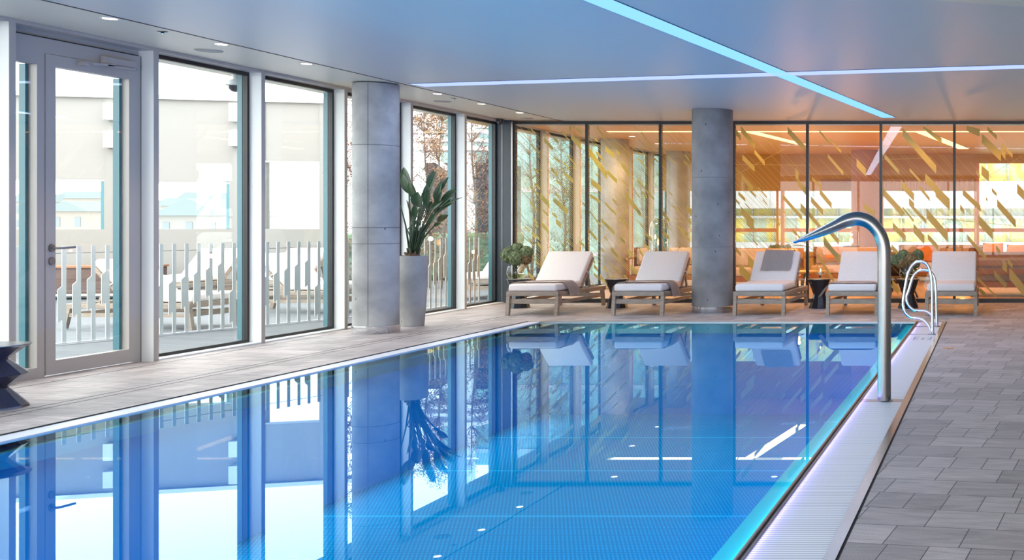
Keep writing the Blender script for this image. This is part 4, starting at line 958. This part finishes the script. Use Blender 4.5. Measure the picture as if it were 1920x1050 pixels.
q = MB(); q.box(s5, s6 - .35, .08, .09, ZO0, wz(550, 303)); q.build('opening_pane', 'cglass', sw)
q = MB(); q.box(s2 - .05, s2, .01, .12, ZO0, ZO1); q.box(s4 - .05, s4, .01, .12, ZO0, ZO1); q.build('opening_jamb', 'reveal', sw)
for i, (px, a_, b_) in enumerate(((212, 195, 226), (212, 246, 278), (445, 195, 229), (445, 245, 275))):
    c_ = WA + wd * ws(px); q = MB(); q.box(-.075, .075, -.16, -.001, wz(px, b_), wz(px, a_), .01)
    o = q.build('wall_box', 'rail'); o.location = c_ + Vector((wd.y, -wd.x, 0)) * .0; o.rotation_euler = (0, 0, wa)
    tag(o, ('upper', 'lower')[i % 2] + ' pale box fixed on the terrace wall pier seen through the ' + ('glazed door' if i < 2 else 'first full window'), 'wall box', 'pale boxes on the terrace wall')
# brown timber planter in front of the screen wall
pl = empty('timber_planter', (-15.9, 16.1, 0), wa * .6); tag(pl, 'long brown timber bench box against the white terrace wall behind the door', 'bench')
q = MB(); q.box(-4, 2.2, 0, .5, .10, .50); q.build('box_front', 'bench', pl)
q = MB(); q.box(-4, 2.22, -.02, .52, .50, .53); q.build('cap_board', 'teak', pl)
q = MB(); q.box(-4, 2.2, -.005, .2, .05, .085); q.build('light_line', 'wax', pl)
# outdoor loungers
outl = [((-9.25, 12.05), 84, 'pale lounger just behind the terrace railing in the first full window'),
        ((-12.7, 15.5), 2, 'pale lounger with raised back far on the terrace, first full window'),
        ((-8.85, 14.1), 82, 'pale lounger low behind the railing in the second full window'),
        ((-11.6, 16.0), 2, 'pale lounger with raised back by the terrace wall, second full window'),
        ((-8.42, 16.35), -6, 'pale lounger outside the last window before the dark corner post'),
        ((-11.75, 12.2), 84, 'pale lounger on the terrace at the left edge of the door glass')]
for i, ((x, y), a_, lb) in enumerate(outl):
    o = copy_tree(proto); o.location = (x, y, -.01); o.rotation_euler = (0, 0, R(a_))
    for ch in [k for k in bpy.data.objects if k.parent == o]: pass
    tag(o, lb, 'sun lounger', 'outdoor loungers on the terrace')
# trees with thin autumn leaves
def tree(x, y, h, seed, label, spread=.8, nl=1500, m='aleaf', lean=0):
    rd = random.Random(seed); e = empty('slender_tree', (x, y, -.01)); tag(e, label, 'tree', 'slender autumn trees on the terrace')
    q = MB(); tw = []
    top = Vector((lean, rd.uniform(-.15, .15), h)); trunk = catmull([(0, 0, 0), (.05, .03, h * .35), (lean * .5 - .04, .02, h * .68), tuple(top)], 5)
    q.tube(trunk, [.035 * (1 - .8 * i / (len(trunk) - 1)) for i in range(len(trunk))], 7)
    for k in range(58):
        u = rd.uniform(.10, .98); p = trunk[int(u * (len(trunk) - 1))]; a_ = rd.uniform(0, 6.28); l = spread * rd.uniform(.35, 1) * (1.05 - u * .55)
        d_ = Vector((math.cos(a_), math.sin(a_), rd.uniform(.5, 1.2))).normalized()
        mid = p + d_ * l * .5 + Vector((0, 0, .04)); end = p + d_ * l + Vector((rd.uniform(-.1, .1), rd.uniform(-.1, .1), rd.uniform(-.02, .15)))
        q.tube([p, mid, end], [.009, .005, .002], 4)
        for j in range(3):
            dd_ = Vector((rd.uniform(-1, 1), rd.uniform(-1, 1), rd.uniform(0, 1))).normalized() * l * .35
            s0 = mid.lerp(end, rd.random()); q.tube([s0, s0 + dd_], [.004, .0015], 3); tw.append((s0, s0 + dd_))
        tw.append((p, mid)); tw.append((mid, end))
    q.build('trunk', 'bark', e)
    q = MB()
    for k in range(int(nl * 2.6)):
        a0, b0 = rd.choice(tw); p = a0.lerp(b0, rd.uniform(.2, 1.05)) + Vector((rd.gauss(0, .05), rd.gauss(0, .05), rd.gauss(0, .05)))
        n1 = Vector((rd.gauss(0, 1), rd.gauss(0, 1), rd.gauss(0, 1))).normalized(); t1 = n1.orthogonal().normalized(); t2 = n1.cross(t1); s = rd.uniform(.012, .024)
        q.poly([p, p + t1 * s + t2 * s * .5, p + t1 * s * 2.1, p + t1 * s - t2 * s * .5])
    q.build('foliage', m, e)
tree(P(800, 0, 19.4).x, 19.4, 3.6, 1, 'slender autumn-leaved tree nearest the left edge of the window behind the potted plant', .9, 2400, 'aleaf2')
tree(P(826, 0, 18.9).x, 18.9, 3.5, 2, 'slender autumn-leaved tree in the middle of the window behind the potted plant', .8, 2200)
tree(P(888, 0, 20.4).x, 20.4, 3.8, 3, 'tall pale-barked tree with sparse leaves in the last window before the corner', .7, 800)
tree(P(922, 0, 21.6).x, 21.6, 2.6, 4, 'bushy rust-leaved young tree beside the dark corner post outside', .7, 1900, 'aleaf2')
tree(P(655, 0, 17).x, 17.2, 3.6, 5, 'slender autumn tree seen in the gap left of the near column', .6, 2000, 'aleaf2')
tree(P(1000, 0, 21.5).x, 21.4, 3.9, 6, 'bare branching tree outside the lounge, seen at the left of the glass wall', .9, 500)
tree(-9.6, 22.6, 3.4, 7, 'leafy tree outside the lounge windows behind the first lounger', .9, 1600, 'leafdry')
tree(-10.4, 25.3, 3.6, 8, 'pale green leafy tree outside the lounge windows above the flower vase', 1.1, 1500, 'hedge')
tree(-9.7, 28.0, 3.2, 9, 'pale green leafy tree far outside the lounge windows behind the second lounger', 1.1, 1500, 'hedge')
h = MB(); h.box(-3, 1.2, -.35, .35, .0, 1.0, .12, 3)
bmesh.ops.subdivide_edges(h.bm, edges=list(h.bm.edges), cuts=5, use_grid_fill=True)
for v in h.bm.verts: v.co += Vector((noise.noise(v.co * 5), noise.noise(v.co * 5 + Vector((9, 0, 0))), noise.noise(v.co * 5 + Vector((0, 9, 0))))) * .07
o = h.build('hedge', 'hedge'); o.location = (-11.5, 21.9, -.01); tag(o, 'clipped green hedge along the terrace behind the autumn trees', 'hedge')
# dark service block with a white canopy beyond the corner
e = empty('service_block', (-12.6, 23.4, 0)); tag(e, 'dark blue-grey block with white canopy bands beyond the corner post', 'building')
q = MB(); q.box(-.5, 1.0, 0, 1.5, -.2, 2.6); q.build('block_wall', 'slate', e)
for z0, z1 in ((2.85, 2.95), (3.05, 3.12), (3.25, 3.33)):
    q = MB(); q.box(-1.0, 1.1, -.6, .1, z0, z1); q.build('canopy_band', 'gutter', e)
q = MB(); q.box(.6, .8, -.5, -.3, -.2, 5.2); q.build('white_pier', 'gutter', e)
q = MB(); q.bar((-.3, -.5, 2.85), (.6, -.5, 2.2), .08, .08); q.build('brace', 'rail', e)
# city
def house(px0, px1, pyt, Y, label, m='city1', roof=None, rows=3, gable=False, depth=12):
    a_, b_ = P(px0, pyt, Y), P(px1, pyt, Y); zb = -14; e = empty('city_building', ((a_.x + b_.x) / 2, Y, zb)); tag(e, label, 'building', 'distant city buildings')
    hw = (b_.x - a_.x) / 2; H = a_.z - zb
    q = MB(); q.box(-hw, hw, 0, depth, 0, H); q.build('walls', m, e)
    q = MB(); n_ = max(2, int(hw * 2 / 3.0))
    for r_ in range(rows):
        for k in range(n_):
            cx = -hw + (k + .5) * 2 * hw / n_; q.box(cx - .5, cx + .5, -.06, .01, H - 2.6 - r_ * 3.2, H - 1.0 - r_ * 3.2)
    w_ = q.build('window', 'citywin', e)
    q = MB()
    if gable: q.prism([(-hw - .5, -.6, H), (hw + .5, -.6, H), (0, -.6, H + hw * .5)], (0, depth, 0))
    else: q.prism([(-hw - .3, -.4, H), (hw + .3, -.4, H), (hw * .85, -.4 + 2, H + 1.8), (-hw * .85, -.4 + 2, H + 1.8)], (0, depth * .6, 0))
    q.build('roof', roof or 'cityr', e)
house(20, 60, 378, 230, 'distant pale block with blue roof seen in the narrow pane left of the door')
house(88, 165, 396, 170, 'distant gabled house with a round window seen low through the door glass', 'city2', gable=True)
house(103, 200, 372, 260, 'distant long cream block with small square windows seen through the door glass', 'city2', rows=3)
house(170, 240, 392, 190, 'distant blue-green roofed building right of the gabled house')
house(296, 345, 386, 230, 'distant pale building at the left of the first full window', 'city2')
house(335, 378, 372, 280, 'distant rosy block in the middle of the city view')
house(380, 440, 374, 262, 'distant office block with rows of pale windows', 'city1', rows=4)
house(290, 420, 404, 150, 'nearer blue-green roofed building with arched dormer', 'city1', 'cityr', gable=True)
# opposite building on the right
YO = 34.0
e = empty('opposite_building', (P(1650, 0, YO).x, YO, 0)); tag(e, 'white-banded glass office building across from the lounge windows', 'building'); ox = e.location.x
def zo(py): return EYE - (py - VY) * YO / FPX
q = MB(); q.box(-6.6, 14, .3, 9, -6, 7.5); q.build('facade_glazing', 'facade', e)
for i, (a_, b_) in enumerate(((391, 340), (409, 405), (520, 454), (250, 214))):
    q = MB(); q.box(-6.8, 14.2, -.3 if i != 1 else .0, .3, zo(a_), zo(b_))
    q.build('white_band', 'panelw', e)
q = MB()
for k in range(28):
    x = -6.5 + k * .72; q.box(x - .02, x + .02, .22, .31, zo(454), zo(391)); q.box(x - .02, x + .02, .22, .31, zo(340), zo(214))
q.build('glazing_bars', 'panelw', e)
q = MB()
for k in range(14):
    x = -6.5 + k * 1.44; q.box(x - .008, x + .008, -.31, -.29, zo(391), zo(340)); q.box(x - .008, x + .008, -.31, -.29, zo(520), zo(454))
q.build('panel_joints', 'dsteel', e)
e = empty('mint_building', (-14.4, 36.5, -6)); tag(e, 'pale mint glass building seen through the left windows of the lounge', 'building')
q = MB(); q.box(-5.5, 3.9, 0, 8, 0, 13.5); q.build('walls', 'mint', e)
for r_ in range(4):
    for k in range(5):
        q = MB(); q.box(-5.2 + k * 1.85, -3.75 + k * 1.85, -.03, .01, 4.3 + r_ * 2.3, 5.9 + r_ * 2.3); q.build('window', 'mintw', e)
for r_ in range(5):
    q = MB(); q.box(-5.6, 4.0, -.12, 0, 3.7 + r_ * 2.3, 3.85 + r_ * 2.3); q.build('floor_band', 'panelw', e)
c = MB(); c.box(-40, 40, YE + .2, 60, -6.2, -6); struct(c.build('ground', 'render'))

# ================================================================ LAMPS OF THE POOL HALL
strip_len = 17.2
a_ = math.atan2(2.555, 17.0)
for k in range(4):
    u = (k + .5) / 4; area('strip_light_lamp', (-4.10 + 2.555 * u, -2 + 17 * u, ZC - .02), (0, 0, -a_), .18, 4.2, 26, (.66, .80, 1.0))
for k in range(3):
    u = (k + .5) / 3; area('cross_strip_lamp', (-6.5 + 9.1 * u, 11.44 - 1.84 * u, ZC - .02), (0, 0, -math.atan2(1.84, 9.1)), 3.0, .2, 14, (.66, .78, 1.0))
for y in (7.75, 8.87, 9.97, 12.32, 13.38, 14.46):
    l = bpy.data.lights.new('downlight_lamp', 'SPOT'); l.energy = 30; l.color = (1, .8, .62); l.spot_size = R(80); l.spot_blend = .6; l.shadow_soft_size = .04
    o = bpy.data.objects.new('downlight_lamp', l); COL.objects.link(o); o.location = (-6.755, y, ZC - .01)
# underwater lamps: cyan along the window side, blue along the gutter side
area('underwater_lamp_blue', (PX1 - .02, 5.5, -.92), (0, R(90), 0), .10, 13.5, 120, (.02, .25, 1.0))
area('underwater_lamp_cyan', (PX0 + .02, 5.5, -.60), (0, R(-90), 0), .10, 13.5, 85, (.03, .75, 1.0))
# blue line of light under the lip, washing over the grating
area('ledge_lamp', (PX1 - .004, 5.5, -.022), (0, R(70), 0), .010, 13.8, 7.5, (.02, .80, 1.0))
area('lip_lamp', (-.918, 5.5, .012), (0, R(-75), 0), .012, 14, 3.6, (.34, .26, 1.0))
